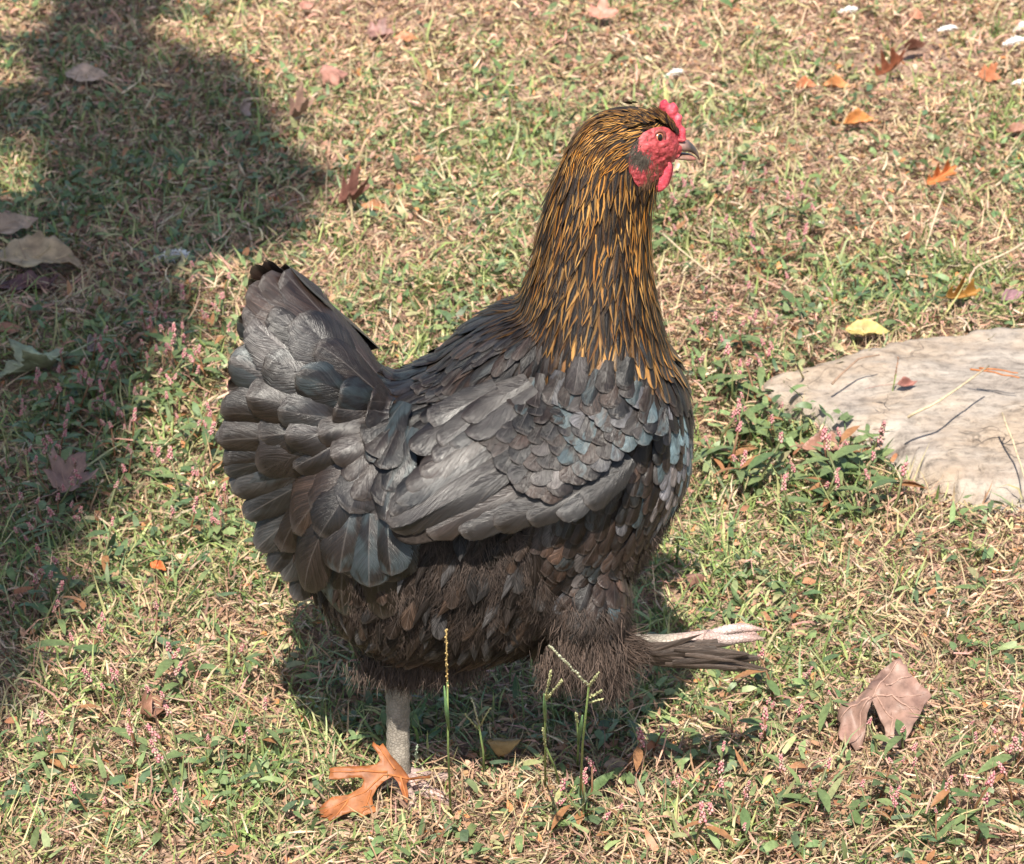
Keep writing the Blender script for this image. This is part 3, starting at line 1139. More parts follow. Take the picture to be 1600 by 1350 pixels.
# ---- fluff: fine strands over belly, thighs and vent
def strands(P, N, D, ln, wd, col, lift, curl=0.3, seed=1):
    """vectorised tapering strands: base, normal, direction, length, width, colour"""
    n = len(P)
    D = D - N * np.sum(D * N, 1)[:, None]
    D = D / (np.linalg.norm(D, axis=1)[:, None] + 1e-9)
    Sd = np.cross(N, D)
    pts = []
    for f in (0, .35, .7, 1.0):
        c = P + D * (ln * f)[:, None] + N * (lift * (f * 1.15 - 0.45 * f * f))[:, None] + Sd * ((f * f) * curl * ln)[:, None]
        c = c + np.array([0, 0, -1.0]) * (ln * 0.12 * f * f)[:, None]
        pts.append(c)
    w = [1.0, .9, .6]
    V = np.zeros((n, 7, 3))
    for k in range(3):
        V[:, 2 * k] = pts[k] - Sd * (wd * w[k] / 2)[:, None]
        V[:, 2 * k + 1] = pts[k] + Sd * (wd * w[k] / 2)[:, None]
    V[:, 6] = pts[3]
    b = np.arange(n)[:, None] * 7
    F = np.concatenate([b + np.array([[0, 1, 3]]), b + np.array([[0, 3, 2]]), b + np.array([[2, 3, 5]]), b + np.array([[2, 5, 4]]), b + np.array([[4, 5, 6]])])
    C = np.repeat(col, 7, axis=0)
    return V.reshape(-1, 3), F, C


P2, N2 = surf_samples(185000)
Pm2 = P2.copy(); Pm2[:, 1] = -np.abs(P2[:, 1])
X2, Y2 = img_np(Pm2)
edge = 800 + 40 * (fbm(X2 / 30, Y2 / 30, 2) - .5) + np.clip((X2 - 800) / 70, 0, 1) * 140
keep = (Y2 > edge) & (X2 > 430) | ((N2[:, 2] < -0.35) & (Y2 > 760))
P2, N2, X2, Y2 = P2[keep], N2[keep], X2[keep], Y2[keep]
n2 = len(P2)
clump = fbm(P2[:, 0] * 60 + 7, P2[:, 2] * 60 + P2[:, 1] * 30, 3)
D2 = np.zeros((n2, 3))
D2[:, 0] = -0.55 + 0.35 * smooth(620, 820, X2) + (clump - .5) * 3.2 + rng.normal(0, .3, n2)
D2[:, 1] = rng.normal(0, .35, n2)
D2[:, 2] = -1.0
c0 = np.array([.011, .008, .007]); c1 = np.array([.085, .062, .051])
mixv = np.clip(clump * 1.5 - .35 + rng.normal(0, .18, n2), 0, 1)[:, None]
lowp = smooth(1000, 1075, Y2)[:, None]
colr = c0 * (1 - mixv) + c1 * mixv
colr = colr * (1 - .5 * lowp) + np.array([.13, .085, .045]) * .5 * lowp
Vf, Ff, Cf = strands(P2, N2, D2, rng.uniform(.005, .015, n2), rng.uniform(.0002, .0006, n2), colr, rng.uniform(.002, .008, n2) * (.6 + .9 * clump), rng.normal(0, .35, n2))
o = mesh_np('fluff', Vf, Ff, M_FLUFF, None, Cf)
hpart(o); tag(o, kind='stuff')


# ------------------------------------------------------------------ head details
def patch(poly, name, mat, off, step=4, bulge=0.0, parent=None, sides=(1, -1), relief=False):
    """skin patch laid on the head: outline in picture coordinates, cast on to the skull"""
    o2 = catmull(poly, 4)
    pts = [Vector(p) for p in o2]
    n = len(pts)
    xs = np.arange(o2[:, 0].min(), o2[:, 0].max(), step); ys = np.arange(o2[:, 1].min(), o2[:, 1].max(), step)
    sh = o2.mean(0) + (o2 - o2.mean(0)) * 0.93
    for x in xs:
        for y in ys:
            if in_poly(np.array([x]), np.array([y]), [tuple(p) for p in sh])[0]:
                pts.append(Vector((x + random.uniform(-.5, .5), y + random.uniform(-.5, .5))))
    vv, ee, ff, *_r = delaunay_2d_cdt(pts, [], [list(range(n))], 1, 1e-5)
    cen = o2.mean(0); rad = np.abs(o2 - cen).max()
    V = []
    for v in vv:
        h, nn = hit(v.x, v.y)
        s_ = 1.0
        q = v.copy()
        while h is None and s_ > 0.3:
            s_ -= 0.04
            q = Vector(cen) + (v - Vector(cen)) * s_
            h, nn = hit(q.x, q.y)
        r = (v - Vector(cen)).length / rad
        b = bulge * max(0, 1 - r * r)
        if relief and r < 0.93:
            # folds radiate from the eye to the corner of the beak and the cheek hollows below
            b += .0022 * float(smooth(262, 226, v.y)) * (1 - r * r)
            b += (float(fbm(v.x / 3.2 + v.y / 9, v.y / 4.5 - v.x / 9, 4)) - .5) * .0030 * min(1, (0.93 - r) * 6)
            ex_ = math.hypot(v.x - 1027, v.y - 213)
            b -= .0012 * math.exp(-((ex_ - 3) / 7) ** 2)
            b += .0009 * math.exp(-((ex_ - 12) / 3.0) ** 2)
        base = PT(v.x, v.y, h.y) if s_ < 1 else h
        V.append(base + nn * (off + b) if h is not None else PT(v.x, v.y, -0.01))
    res = []
    for sg in sides:
        W = np.array([(p.x, p.y * sg, p.z) for p in V])
        # orient outwards
        f0 = [tuple(f) for f in ff]
        a_, b_, c_ = (Vector(W[i]) for i in f0[0][:3])
        if ((b_ - a_).cross(c_ - a_)).y * sg > 0:
            f0 = [tuple(reversed(f)) for f in f0]
        ob = mesh_np(name, W, f0, mat)
        hpart(ob)
        res.append(ob)
    return res


patch(FACE_PX, 'face_skin', M_FACE, 0.0020, 2.2, 0.0010, relief=True)
patch([(984, 250), (992, 246), (1002, 262), (1006, 280), (1000, 292), (990, 284), (984, 268)], 'earlobe', M_FACE, 0.0026, 2.2, 0.0012, relief=True)

# ear tuft of dark hair-like feathers
h0, n0 = hit(1000, 238)
tuft_p = []
for _ in range(700):
    a = random.uniform(0, 6.283); r = min(1.25, abs(random.gauss(0, .85)))
    hx, hn = hit(1001 + math.cos(a) * r * 10 + 1, 236 + math.sin(a) * r * 14)
    if hx is not None:
        tuft_p.append((hx + hn * 0.003, hn))
for sg in (1, -1):
    Pt = np.array([(p.x, p.y * sg, p.z) for p, _ in tuft_p]); Ntt = np.array([(n.x, n.y * sg, n.z) for _, n in tuft_p])
    Dt = np.tile([-.7, 0, -.5], (len(Pt), 1)) + rng.normal(0, .35, (len(Pt), 3))
    Vt_, Ft_, Ct_ = strands(Pt, Ntt, Dt, rng.uniform(.004, .0075, len(Pt)), rng.uniform(.0003, .0005, len(Pt)), np.array([.075, .062, .05]) * rng.uniform(.5, 1.8, (len(Pt), 1)), rng.uniform(.001, .0025, len(Pt)), .2)
    o = mesh_np('ear_tuft', Vt_, Ft_, M_FLUFF, None, Ct_); hpart(o)


# sparse dark bristles on the lower face
bp = []
for _ in range(900):
    x = random.uniform(984, 1046); y = random.uniform(236, 292)
    if random.random() < float(smooth(1046, 1000, x)) * .55 + float(smooth(262, 290, y)) * .6 and in_poly(np.array([x]), np.array([y]), FACE_PX)[0]:
        hx, hn = hit(x, y)
        if hx is not None: bp.append((hx + hn * .0024, hn))
for sg in (1, -1):
    Pt = np.array([(p.x, p.y * sg, p.z) for p, _ in bp]); Ntt = np.array([(n.x, n.y * sg, n.z) for _, n in bp])
    Dt = np.tile([-.45, 0, -.8], (len(Pt), 1)) + rng.normal(0, .2, (len(Pt), 3))
    Vt_, Ft_, Ct_ = strands(Pt, Ntt, Dt, rng.uniform(.003, .007, len(Pt)), rng.uniform(.0002, .0004, len(Pt)), np.array([.09, .05, .03]) * rng.uniform(.3, 2.2, (len(Pt), 1)), rng.uniform(.0008, .002, len(Pt)), .1)
    o = mesh_np('face_bristles', Vt_, Ft_, M_FLUFF, None, Ct_); hpart(o); tag(o, kind='stuff')

# comb: a thin serrated blade on the crown, leaning a little
def slab(poly, y0, thick, name, mat, lean=0.0, wob=0.0, col=None, parent=None, step=4, round_=True, yfun=None):
    o2 = catmull(poly, 5)
    pts = [Vector(p) for p in o2]; n = len(pts)
    for x in np.arange(o2[:, 0].min(), o2[:, 0].max(), step):
        for y in np.arange(o2[:, 1].min(), o2[:, 1].max(), step):
            if in_poly(np.array([x]), np.array([y]), [tuple(p) for p in o2])[0]:
                d = np.min(np.hypot(o2[:, 0] - x, o2[:, 1] - y))
                if d > step * 0.5: pts.append(Vector((x, y)))
    vv, ee, ff, *_r = delaunay_2d_cdt(pts, [], [list(range(n))], 1, 1e-5)
    V = []; m = len(vv)
    ymax = o2[:, 1].max()
    for sg in (-1, 1):
        for v in vv:
            d = np.min(np.hypot(o2[:, 0] - v.x, o2[:, 1] - v.y))
            th = thick * (math.sqrt(min(1, d / 9)) if round_ else 1) + 0.0002
            yy = y0 + (ymax - v.y) * lean * S0 + wob * math.sin(v.x * .3 + v.y * .2)
            if yfun: yy = yfun(v.x, v.y)
            th *= 0.55 + 1.0 * float(fbm(v.x / 3.2, v.y / 3.2, 3))
            V.append(PT(v.x, v.y, yy + sg * th / 2))
    F = [tuple(f) for f in ff]
    a_, b_, c_ = (V[i] for i in F[0][:3])
    if ((b_ - a_).cross(c_ - a_)).y > 0: F = [tuple(reversed(f)) for f in F]
    F2 = F + [tuple(i + m for i in reversed(f)) for f in F]
    # rim
    from collections import Counter
    cnt = {}
    for f in F:
        for k in range(len(f)):
            cnt[(f[k], f[(k + 1) % len(f)])] = 1
    for (a, b) in list(cnt):
        if (b, a) not in cnt:
            F2.append((b, a, a + m, b + m))
    ob = mesh_np(name, np.array([tuple(v) for v in V]), F2, mat, None, None if col is None else np.tile([*col, 1], (len(V), 1)))
    hpart(ob, parent)
    return ob


COMB = [(1030, 169), (1032, 159), (1040, 155), (1046, 162), (1053, 160), (1060, 169), (1060, 176), (1066, 182), (1065, 194), (1071, 202), (1072, 216), (1076, 224), (1066, 230), (1058, 222), (1054, 208), (1050, 196), (1044, 186), (1036, 178)]
slab(COMB, 0.0, 0.0055, 'comb', M_COMB, lean=-0.08, wob=0.0006, step=3)
# wattles, one on each side of the throat
slab([(1046, 248), (1050, 262), (1046, 280), (1040, 294), (1030, 300), (1016, 297), (1010, 291), (1024, 282), (1034, 268), (1040, 254)], -0.0120, 0.0035, 'wattle', M_COMB, lean=.05, step=4)
slab([(1046, 248), (1052, 262), (1049, 278), (1044, 290), (1034, 296), (1022, 292), (1024, 282), (1034, 268), (1040, 254)], 0.0085, 0.0035, 'wattle', M_COMB, lean=-.05, step=4)


# beak: two mandibles with a curved ridge
def beak(rows, name, c0, c1):
    V = []; F = []; C = []; n = 12
    for (px, top, bot, hw, t) in rows:
        a = PT(px, top, 0); b = PT(px, bot, 0)
        c = (a + b) / 2; hz = (a - b).length / 2
        for j in range(n):
            g = 2 * math.pi * j / n
            V.append((c.x, math.cos(g) * hw, c.z + math.sin(g) * hz))
            C.append([*(np.array(c0) * (1 - t) + np.array(c1) * t), 1])
    m = len(rows)
    for i in range(m - 1):
        for j in range(n):
            F.append((i * n + j, (i + 1) * n + j, (i + 1) * n + (j + 1) % n, i * n + (j + 1) % n))
    F.append(tuple(range(n))); F.append(tuple((m - 1) * n + j for j in range(n - 1, -1, -1)))
    ob = mesh_np(name, np.array(V), F, M_BEAK, None, np.array(C))
    hpart(ob)
    return ob


beak([(1046, 213, 236, .0074, 0), (1056, 214, 236, .0069, .1), (1066, 216, 235.5, .0062, .3), (1074, 219, 236, .0053, .7), (1080, 224, 237, .0043, 1), (1086, 230, 241, .0032, .9), (1091, 238, 247, .0018, .7), (1093, 247, 252, .0005, .5)], 'upper_beak', (.34, .20, .17), (.045, .038, .032))
beak([(1044, 238, 248, .0055, 0), (1056, 239, 247, .0052, .3), (1066, 239, 249, .0046, .8), (1076, 240, 250.5, .0036, .6), (1083, 243, 250.5, .0024, .2), (1088, 246.5, 250.5, .0008, .2)], 'lower_beak', (.40, .15, .13), (.16, .12, .085))
# cheek corner skin behind the beak
for sg in (-1, 1):
    V, F = ico(1, 2)
    c = PT(1050, 232, 0.0058 * sg)
    V = V * np.array([.0062, .0026, .0034]) + np.array(c)
    o = mesh_np('mouth_corner', V, F, M_FACE); hpart(o)
    V, F = ico(1, 2)
    c = PT(1064, 219, 0.0050 * sg)
    V = V * np.array([.0028, .0014, .0014]) + np.array(c)
    o = mesh_np('nostril', V, F, M_FACE); hpart(o)

# eyes
M_IRIS = mat_plain('amber_iris', (0.36, 0.16, 0.085), 0.15, 0.6, 0.2, 900, 0)
M_PUPIL = mat_plain('black_pupil', (0.006, 0.005, 0.005), 0.06, 0.7, 0.1, 300, 0)
M_LID = mat_skin('eyelid_skin', (0.10, 0.02, 0.02), (0.26, 0.07, 0.06), 0.5, 600, 0.8, 0.1)
eh, en = hit(1027, 213)
for sg in (1, -1):
    ctr = Vector((eh.x, (eh.y - 0.0008) * sg, eh.z))
    nn = Vector((en.x * .5 + .12, en.y * sg, en.z * .4)).normalized()
    V, F = ico(0.0036, 3)
    eye = mesh_np('eye', V + np.array(ctr), F, M_IRIS); hpart(eye)
    rot = nn.to_track_quat('Z', 'Y').to_matrix()
    V, F = ico(1, 2)
    pv = np.array([tuple(rot @ Vector((v[0] * .0016, v[1] * .0022, v[2] * .0006)) + ctr + nn * .0033) for v in V])
    pu = mesh_np('pupil', pv, F, M_PUPIL); hpart(pu, eye)
    ring = [ctr + nn * .0019 + rot @ Vector((math.cos(a) * .0036, math.sin(a) * .0038, 0)) for a in np.linspace(0, 2 * math.pi, 22)]
    V, F = tube(ring, 0.0013, 7, False)
    o = mesh_np('eyelid', V, F, M_LID); hpart(o)
# feathered brow ridge over the eye, running down to the beak
brow = Acc()
for _ in range(260):
    f = random.random()
    bx = np.interp(f, [0, .5, 1], [990, 1030, 1054]) + random.uniform(-3, 3); by = np.interp(f, [0, .5, 1], [196, 190, 214]) + random.uniform(-7, 3)
    h, n = hit(bx, by)
    if h is None: continue
    ang = math.radians(np.interp(f, [0, .6, 1], [178, 190, 240]) + random.uniform(-12, 12))
    ft = feather(h + n * .0018, im2vec(math.cos(ang), math.sin(ang)), BODY_BVH, random.uniform(12, 20) * S0, random.uniform(4, 6) * S0, 'lance', (0.0042, 0.0056), dark(1.3, 1.0), gold=random.choice([0, .3, .7]), us=(-1, 0, 1), size=.1)
    brow.add(*ft)
    if by > 197: brow.add(*mirror(ft))
o = brow.build('brow_feathers', M_FEATHER); hpart(o); tag(o, kind='stuff')

# ------------------------------------------------------------------ legs
GREY_LEG = np.array([.34, .30, .25]); PINK_LEG = np.array([.52, .37, .33])


def limb(pts, rad, name, cols, parent=None, n=16, ridge=0.0):
    pts = [Vector(p) for p in pts]
    # resample
    fine = []; fr = []; fc = []
    for i in range(len(pts) - 1):
        for t in np.linspace(0, 1, 8, endpoint=False):
            fine.append(pts[i].lerp(pts[i + 1], t)); fr.append(rad[i] * (1 - t) + rad[i + 1] * t); fc.append(cols[i] * (1 - t) + cols[i + 1] * t)
    fine.append(pts[-1]); fr.append(rad[-1]); fc.append(cols[-1])
    fr = [r * (1 + ridge * (0.5 - ((i * 0.5) % 1))) for i, r in enumerate(fr)]
    V, F = tube(fine, fr, n)
    C = np.repeat(np.array(fc), n, axis=0)
    ob = mesh_np(name, V, F, M_LEG, None, C)
    hpart(ob, parent)
    return ob


HB = hen.location
ank = Vector((HB.x, HB.y + .002, .008))
knee = PT(622, 1050, 0.006)
leg1 = limb([knee + Vector((0, 0, .05)), knee, PT(622, 1130, 0.004), PT(622, 1195, 0.002), ank], [.0085, .0078, .0070, .0074, .0088], 'leg', [GREY_LEG * .9] * 4 + [PINK_LEG], ridge=.17)
for ang, ln in ((-25, .036), (-66, .034), (22, .034), (165, .018)):
    a = math.radians(ang)
    dv = Vector((math.cos(a), math.sin(a), 0))
    p0 = ank + dv * .003
    pts = [p0, ank + dv * ln * .3 + Vector((0, 0, .001)), ank + dv * ln * .65 + Vector((0, 0, -.004)), ank + dv * ln + Vector((0, 0, -.006)), ank + dv * (ln + .012) + Vector((0, 0, -.011))]
    limb(pts, [.0066, .0052, .0046, .0036, .0006], 'toe', [PINK_LEG, PINK_LEG * .9, PINK_LEG, PINK_LEG, np.array([.12, .09, .07])], parent=leg1, n=10, ridge=.08)
# raised leg: shank held forward, toes folded together
yk = -0.045
leg2 = limb([PT(930, 1010, yk), PT(985, 1012, yk), PT(1040, 1006, yk), PT(1085, 1000, yk), PT(1112, 997, yk)], [.011, .0085, .0058, .0052, .0054], 'leg', [GREY_LEG, GREY_LEG, GREY_LEG, PINK_LEG, PINK_LEG], ridge=.05)
for y1, y2, dy, c in ((981, 983, -.002, 1.0), (997, 996, -.012, .8), (988, 1003, .012, .9)):
    limb([PT(1106, 997, yk + dy * .3), PT(1135, y1 + 3, yk + dy), PT(1158, y1, yk + dy), PT(1174, y1 + .5, yk + dy), PT(1196, y2 + 1, yk + dy)], [.0044, .0029, .0029, .0021, .0003], 'toe',
         [PINK_LEG, np.array([.60, .47, .43]) * c, np.array([.56, .42, .38]) * c, np.array([.52, .34, .30]) * c, np.array([.3, .22, .17])], parent=leg2, n=10, ridge=.34)
limb([PT(1108, 1000, yk), PT(1112, 1014, yk + .008), PT(1118, 1024, yk + .012), PT(1124, 1030, yk + .012)], [.0052, .0042, .0034, .0006], 'toe', [PINK_LEG] * 3 + [np.array([.2, .15, .1])], parent=leg2, n=10)

# shank feathers trailing from the raised leg
leg_plane = BVHTree.FromPolygons([PT(900, 900, yk - .009), PT(1300, 900, yk - .009), PT(1300, 1200, yk - .009), PT(900, 1200, yk - .009)], [(0, 1, 2, 3)])
for q in range(40):
    f = q / 39
    bx = random.uniform(962, 1080); by = 1013 + random.uniform(-11, 15)
    ln = random.uniform(70, 150) * (1.0 - .15 * f)
    ang = random.gauss(.06, .10) + max(0, (bx - 1050) / 200)
    tx = min(bx + ln, random.uniform(1165, 1212)); ty = by + (tx - bx) * math.tan(ang) + random.uniform(-4, 5)
    B0 = PT(bx, by, yk - .009)
    tone = random.uniform(.6, 1.9)
    ft = feather(B0, PT(tx, ty, yk - .009) - B0, leg_plane, (PT(tx, ty, yk) - PT(bx, by, yk)).length, random.uniform(9, 19) * S0, random.choice(['long', 'lance', 'lance']), (.003 + .006 * f, .002 + .006 * f), (.050 * tone, .037 * tone, .030 * tone), camber=.35, size=.25, bend=random.uniform(-.15, .25))
    single(ft, hen)
# fluff on the thigh, hock and leg top
def tuft(cpx, spread, n, d, ln, y, name, c=(.075, .052, .041)):
    n = int(n * 2.2)
    pts = []
    for _ in range(n):
        pts.append(PT(cpx[0] + random.gauss(0, spread[0]), cpx[1] + random.gauss(0, spread[1]), y + random.uniform(-.012, .012)))
    Pq = np.array([tuple(p) for p in pts]); Nq = np.tile([0, -1, .2], (n, 1)) + rng.normal(0, .2, (n, 3))
    Nq = Nq / np.linalg.norm(Nq, axis=1)[:, None]
    Dq = np.tile([d[0], 0, -d[1]], (n, 1)) + rng.normal(0, .2, (n, 3))
    Vq, Fq, Cq_ = strands(Pq, Nq, Dq, rng.uniform(.3, 1, n) * ln * S0, rng.uniform(.0002, .0006, n), np.array(c) * rng.uniform(.25, 1.7, (n, 1)), rng.uniform(.001, .006, n), rng.normal(0, .35, n))
    return Vq, Fq, Cq_


TV = []; TF = []; TC = []; nn_ = 0
for args in (((914, 1005), (22, 22), 1100, (.03, 1), 52, yk - .026), ((922, 1030), (24, 12), 900, (.03, 1), 46, yk - .012), ((866, 1040), (10, 10), 300, (-.15, 1), 36, yk - .005), ((965, 1008), (14, 10), 700, (.9, .35), 46, yk - .010),
             ((640, 1040), (36, 10), 1200, (-.1, 1), 36, -.02), ((945, 1040), (12, 14), 500, (.35, 1), 55, yk - .01), ((700, 1030), (24, 10), 700, (-.05, 1), 40, -.03)):
    v, f, c = tuft(*args, 'x')
    TV.append(v); TF.append(f + nn_); TC.append(c); nn_ += len(v)
o = mesh_np('leg_fluff', np.concatenate(TV), np.concatenate(TF), M_FLUFF, None, np.concatenate(TC)); hpart(o); tag(o, kind='stuff')


# ------------------------------------------------------------------ fallen leaves
def leaf_outline(kind, seed):
    r = random.Random(seed)
    pts = []
    if kind == 'maple':
        lobes = [(0, 1.0), (52, .86), (-52, .86), (112, .58), (-112, .58)]
        n = 100
        for i in range(n):
            a = -180 + 360 * (i + .5) / n
            v = 0.40
            for la, lr in lobes:
                d = abs((a - la + 180) % 360 - 180)
                v = max(v, lr * max(0, 1 - (d / 40) ** 1.25))
                for sd in (-17, 17):
                    d2 = abs((a - la - sd + 180) % 360 - 180)
                    v = max(v, lr * .80 * max(0, 1 - (d2 / 26) ** 1.3))
            if abs(a) > 168: v *= .55
            v *= 1 + r.uniform(-.05, .05)
            pts.append((math.cos(math.radians(a)) * v * .55 + .42, math.sin(math.radians(a)) * v * .55))
    elif kind == 'oak':
        n = 46
        for sgn in (1, -1):
            side = []
            for i in range(n):
                f = i / (n - 1)
                env = math.sin(math.pi * min(1, f * .96 + .04)) ** .7 * .36
                lob = .66 + .34 * math.sin(f * math.pi * 6.4 - .6)
                side.append((f, sgn * env * lob * (1 + r.uniform(-.06, .06))))
            pts += side if sgn == 1 else side[::-1]
    else:
        n = 24
        for sgn in (1, -1):
            side = []
            for i in range(n):
                f = i / (n - 1)
                side.append((f, sgn * .27 * math.sin(math.pi * f ** .85) * (1 + r.uniform(-.08, .08))))
            pts += side if sgn == 1 else side[::-1]
    # drop doubles
    out = []
    for p in pts:
        if not out or math.hypot(p[0] - out[-1][0], p[1] - out[-1][1]) > .012: out.append(p)
    if math.hypot(out[0][0] - out[-1][0], out[0][1] - out[-1][1]) < .012: out.pop()
    return out


def tri_fill(poly, step):
    pts = [Vector(p) for p in poly]; n = len(pts)
    P_ = np.array(poly)
    for x in np.arange(P_[:, 0].min(), P_[:, 0].max(), step):
        for y in np.arange(P_[:, 1].min(), P_[:, 1].max(), step):
            if in_poly(np.array([x]), np.array([y]), poly)[0]:
                pts.append(Vector((x + random.uniform(-.2, .2) * step, y + random.uniform(-.2, .2) * step)))
    vv, ee, ff, *_r = delaunay_2d_cdt(pts, [], [list(range(n))], 1, 1e-6)
    return [(v.x, v.y) for v in vv], [tuple(f) for f in ff]


def solid_sheet(name, V, F, mat, thick, col, parent):
    bm = bmesh.new()
    vs = [bm.verts.new(v) for v in V]
    for f in F:
        try: bm.faces.new([vs[i] for i in f])
        except ValueError: pass
    bmesh.ops.recalc_face_normals(bm, faces=bm.faces)
    bmesh.ops.solidify(bm, geom=bm.faces[:], thickness=thick)
    me = bpy.data.meshes.new(name)
    bm.to_mesh(me); bm.free()
    me.materials.append(mat)
    me.polygons.foreach_set('use_smooth', np.ones(len(me.polygons), bool))
    a = me.attributes.new('Col', 'FLOAT_COLOR', 'POINT')
    n = len(me.vertices)
    c = np.tile([*col, 1.0], (n, 1)).astype(np.float32)
    co = np.empty(n * 3, np.float32); me.vertices.foreach_get('co', co); co = co.reshape(-1, 3)
    c[:, :3] *= (0.6 + .8 * fbm(co[:, 0] * 60 + 3, co[:, 1] * 60 + co[:, 2] * 40, 3))[:, None]
    c[:, :3] *= 1 + (fbm(co[:, 0] * 35 + 30, co[:, 1] * 35 + 8, 2) - .5)[:, None] * np.array([.1, .35, .3])
    a.data.foreach_set('color', c.ravel())
    return link(bpy.data.objects.new(name, me), parent)


LEAF_KEEP = []      # (x, y, radius): grass keeps a little lower here


def fallen_leaf(px, py, size_px, kind, col, label, rot=0.0, tilt=(0, 0), curl=(1.5, 1.0), fold=0.0, h=0.008, stalk=.3, seed=None, lit=None, name='fallen_leaf', cat='leaf'):
    """a dry leaf of its own, size given as its length in photograph pixels at its distance"""
    p = GP(px, py, h)
    p.z = surf_z(p.x, p.y) + h
    size = size_px * mpp(p.y)
    seed = seed if seed is not None else int(px * 7 + py)
    r = random.Random(seed)
    pts, ff = tri_fill(leaf_outline(kind, seed), .055)

    def shape(x, y):
        X = x - .45
        z = curl[0] * X * X * .6 + curl[1] * y * y * 1.6 + fold * abs(y)
        z += (float(fbm(x * 3 + seed, y * 3, 3)) - .5) * .30
        return Vector((X, y * (1 - .25 * min(1, abs(fold))), z - .05)) * size
    root = empty(name, p, (tilt[0], tilt[1], rot))
    tag(root, label, cat)
    V = [shape(x, y) for x, y in pts]
    zmin = min((Matrix.Rotation(tilt[1], 3, 'Y') @ Matrix.Rotation(tilt[0], 3, 'X') @ v).z for v in V)
    root.location.z -= max(zmin, -0.3 * size) * .55 if zmin < 0 else 0
    solid_sheet('blade', V, ff, M_LEAF, .00035, col, root)
    # ribs
    ac = Acc()
    mid = [(0.02, 0), (.25, 0), (.5, 0), (.75, 0), (.93, 0)]
    lines = [mid]
    for f in (.22, .42, .62):
        for s_ in (1, -1):
            a = .75
            L = .26 if kind != 'maple' else .36
            lines.append([(f, 0), (f + L * .5 * math.cos(a), s_ * L * .5 * math.sin(a) * .8), (f + L * .85 * math.cos(a), s_ * L * .85 * math.sin(a) * .8)])
    for ln in lines:
        pp = [shape(x, y) + Vector((0, 0, .0003)) for x, y in ln]
        v, f = tube(pp, [size * .008 * (1 - .6 * i / len(pp)) for i in range(len(pp))], 5)
        ac.add(v, f, np.array(col) * 1.25)
    ac.build('rib', M_STRAW, root)
    if stalk:
        a0 = shape(.02, 0)
        v, f = tube([a0, a0 + Vector((-.5 * stalk, r.uniform(-.05, .05), .06)) * size, a0 + Vector((-stalk, r.uniform(-.15, .15), .02)) * size], [size * .012, size * .010, size * .012], 6)
        ac = Acc(); ac.add(v, f, np.array(col) * .8); ac.build('stalk', M_STRAW, root)
    LEAF_KEEP.append((p.x, p.y, size * .5))
    return root


R_ = math.radians
PK = (.36, .20, .165); BR = (.20, .115, .075); OR = (.44, .145, .035); TAN = (.36, .25, .15); PGN = (.38, .40, .24); YL = (.46, .34, .12); RD = (.33, .06, .04); GB = (.27, .195, .15)
fallen_leaf(220, 1115, 84, 'oval', (.30, .155, .10), 'small brown leaf folded over like a hood in the sunny grass left of the hen', 1.9, (R_(50), 0), (2.5, 2.5), .9, .012, .25)
fallen_leaf(102, 756, 120, 'maple', (.32, .205, .16), 'brown lobed leaf lying in the shade among pink flower spikes', 1.2, (R_(18), R_(-12)), (.8, 1.0), .2, .018)
fallen_leaf(72, 568, 165, 'maple', PGN, 'large pale green lobed leaf lying in the shade at the left edge', 3.5, (R_(14), R_(6)), (.5, .5), .15, .012)
fallen_leaf(142, 545, 58, 'oval', (.34, .26, .23), 'small pale mauve brown leaf beside the large pale green leaf', 1.5, (R_(35), 0), (1, 2), .4, .012, 0)
fallen_leaf(58, 410, 160, 'oval', (.47, .35, .21), 'long beige leaf lying in the deep shade at the left edge', .06, (R_(14), R_(2)), (-.5, .5), .1, .014)
fallen_leaf(14, 358, 90, 'oval', (.46, .34, .24), 'pale pinkish leaf cut by the left edge of the shade', .4, (R_(25), 0), (.8, 1), .2, .012)
fallen_leaf(38, 450, 105, 'oval', (.16, .085, .08), 'dull purple brown leaf below the long beige leaf', .2, (R_(8), 0), (.4, .6), .1, .006)
fallen_leaf(132, 119, 76, 'oval', (.50, .38, .29), 'pale pink leaf lying in the far shade near the top left corner', -.25, (R_(24), 0), (.5, .8), .2, .012, 0)
fallen_leaf(380, 176, 52, 'oval', (.44, .33, .27), 'small pale leaf standing up at the edge of the far shade', 1.4, (R_(55), 0), (1, 1), .4, .014, 0)
fallen_leaf(466, 182, 58, 'maple', (.40, .26, .20), 'curled tan leaf with a dark hollow beside the edge of the far shade', .3, (R_(30), R_(-10)), (3, 3), .8, .014)
fallen_leaf(514, 113, 66, 'maple', (.46, .24, .19), 'pink brown crumpled leaf in the sun above the tail of the hen', .2, (R_(30), 0), (-2.4, -1.5), -.4, .020)
fallen_leaf(543, 318, 68, 'maple', (.23, .11, .085), 'dark brown crumpled leaf with upturned tips above the tail of the hen', .5, (R_(25), 0), (3, 3), .9, .012)
fallen_leaf(583, 326, 46, 'oval', (.40, .19, .09), 'small orange brown leaf touching the dark crumpled leaf', -.3, (R_(20), 0), (1, 1), .3, .010, 0)
fallen_leaf(1466, 280, 60, 'oak', (.55, .21, .075), 'bright orange leaf standing up in the grass right of the head of the hen', .5, (R_(50), R_(-20)), (1.5, 2.0), .9, .016)
fallen_leaf(1338, 193, 52, 'oval', (.55, .25, .085), 'narrow orange leaf in the far grass right of the beak', .25, (R_(35), 0), (.4, 2), .6, .012)
fallen_leaf(1305, 136, 46, 'oval', (.50, .23, .09), 'orange leaf strip lying beside a grey chip in the far grass', -.3, (R_(30), 0), (.4, 2), .5, .010, 0)
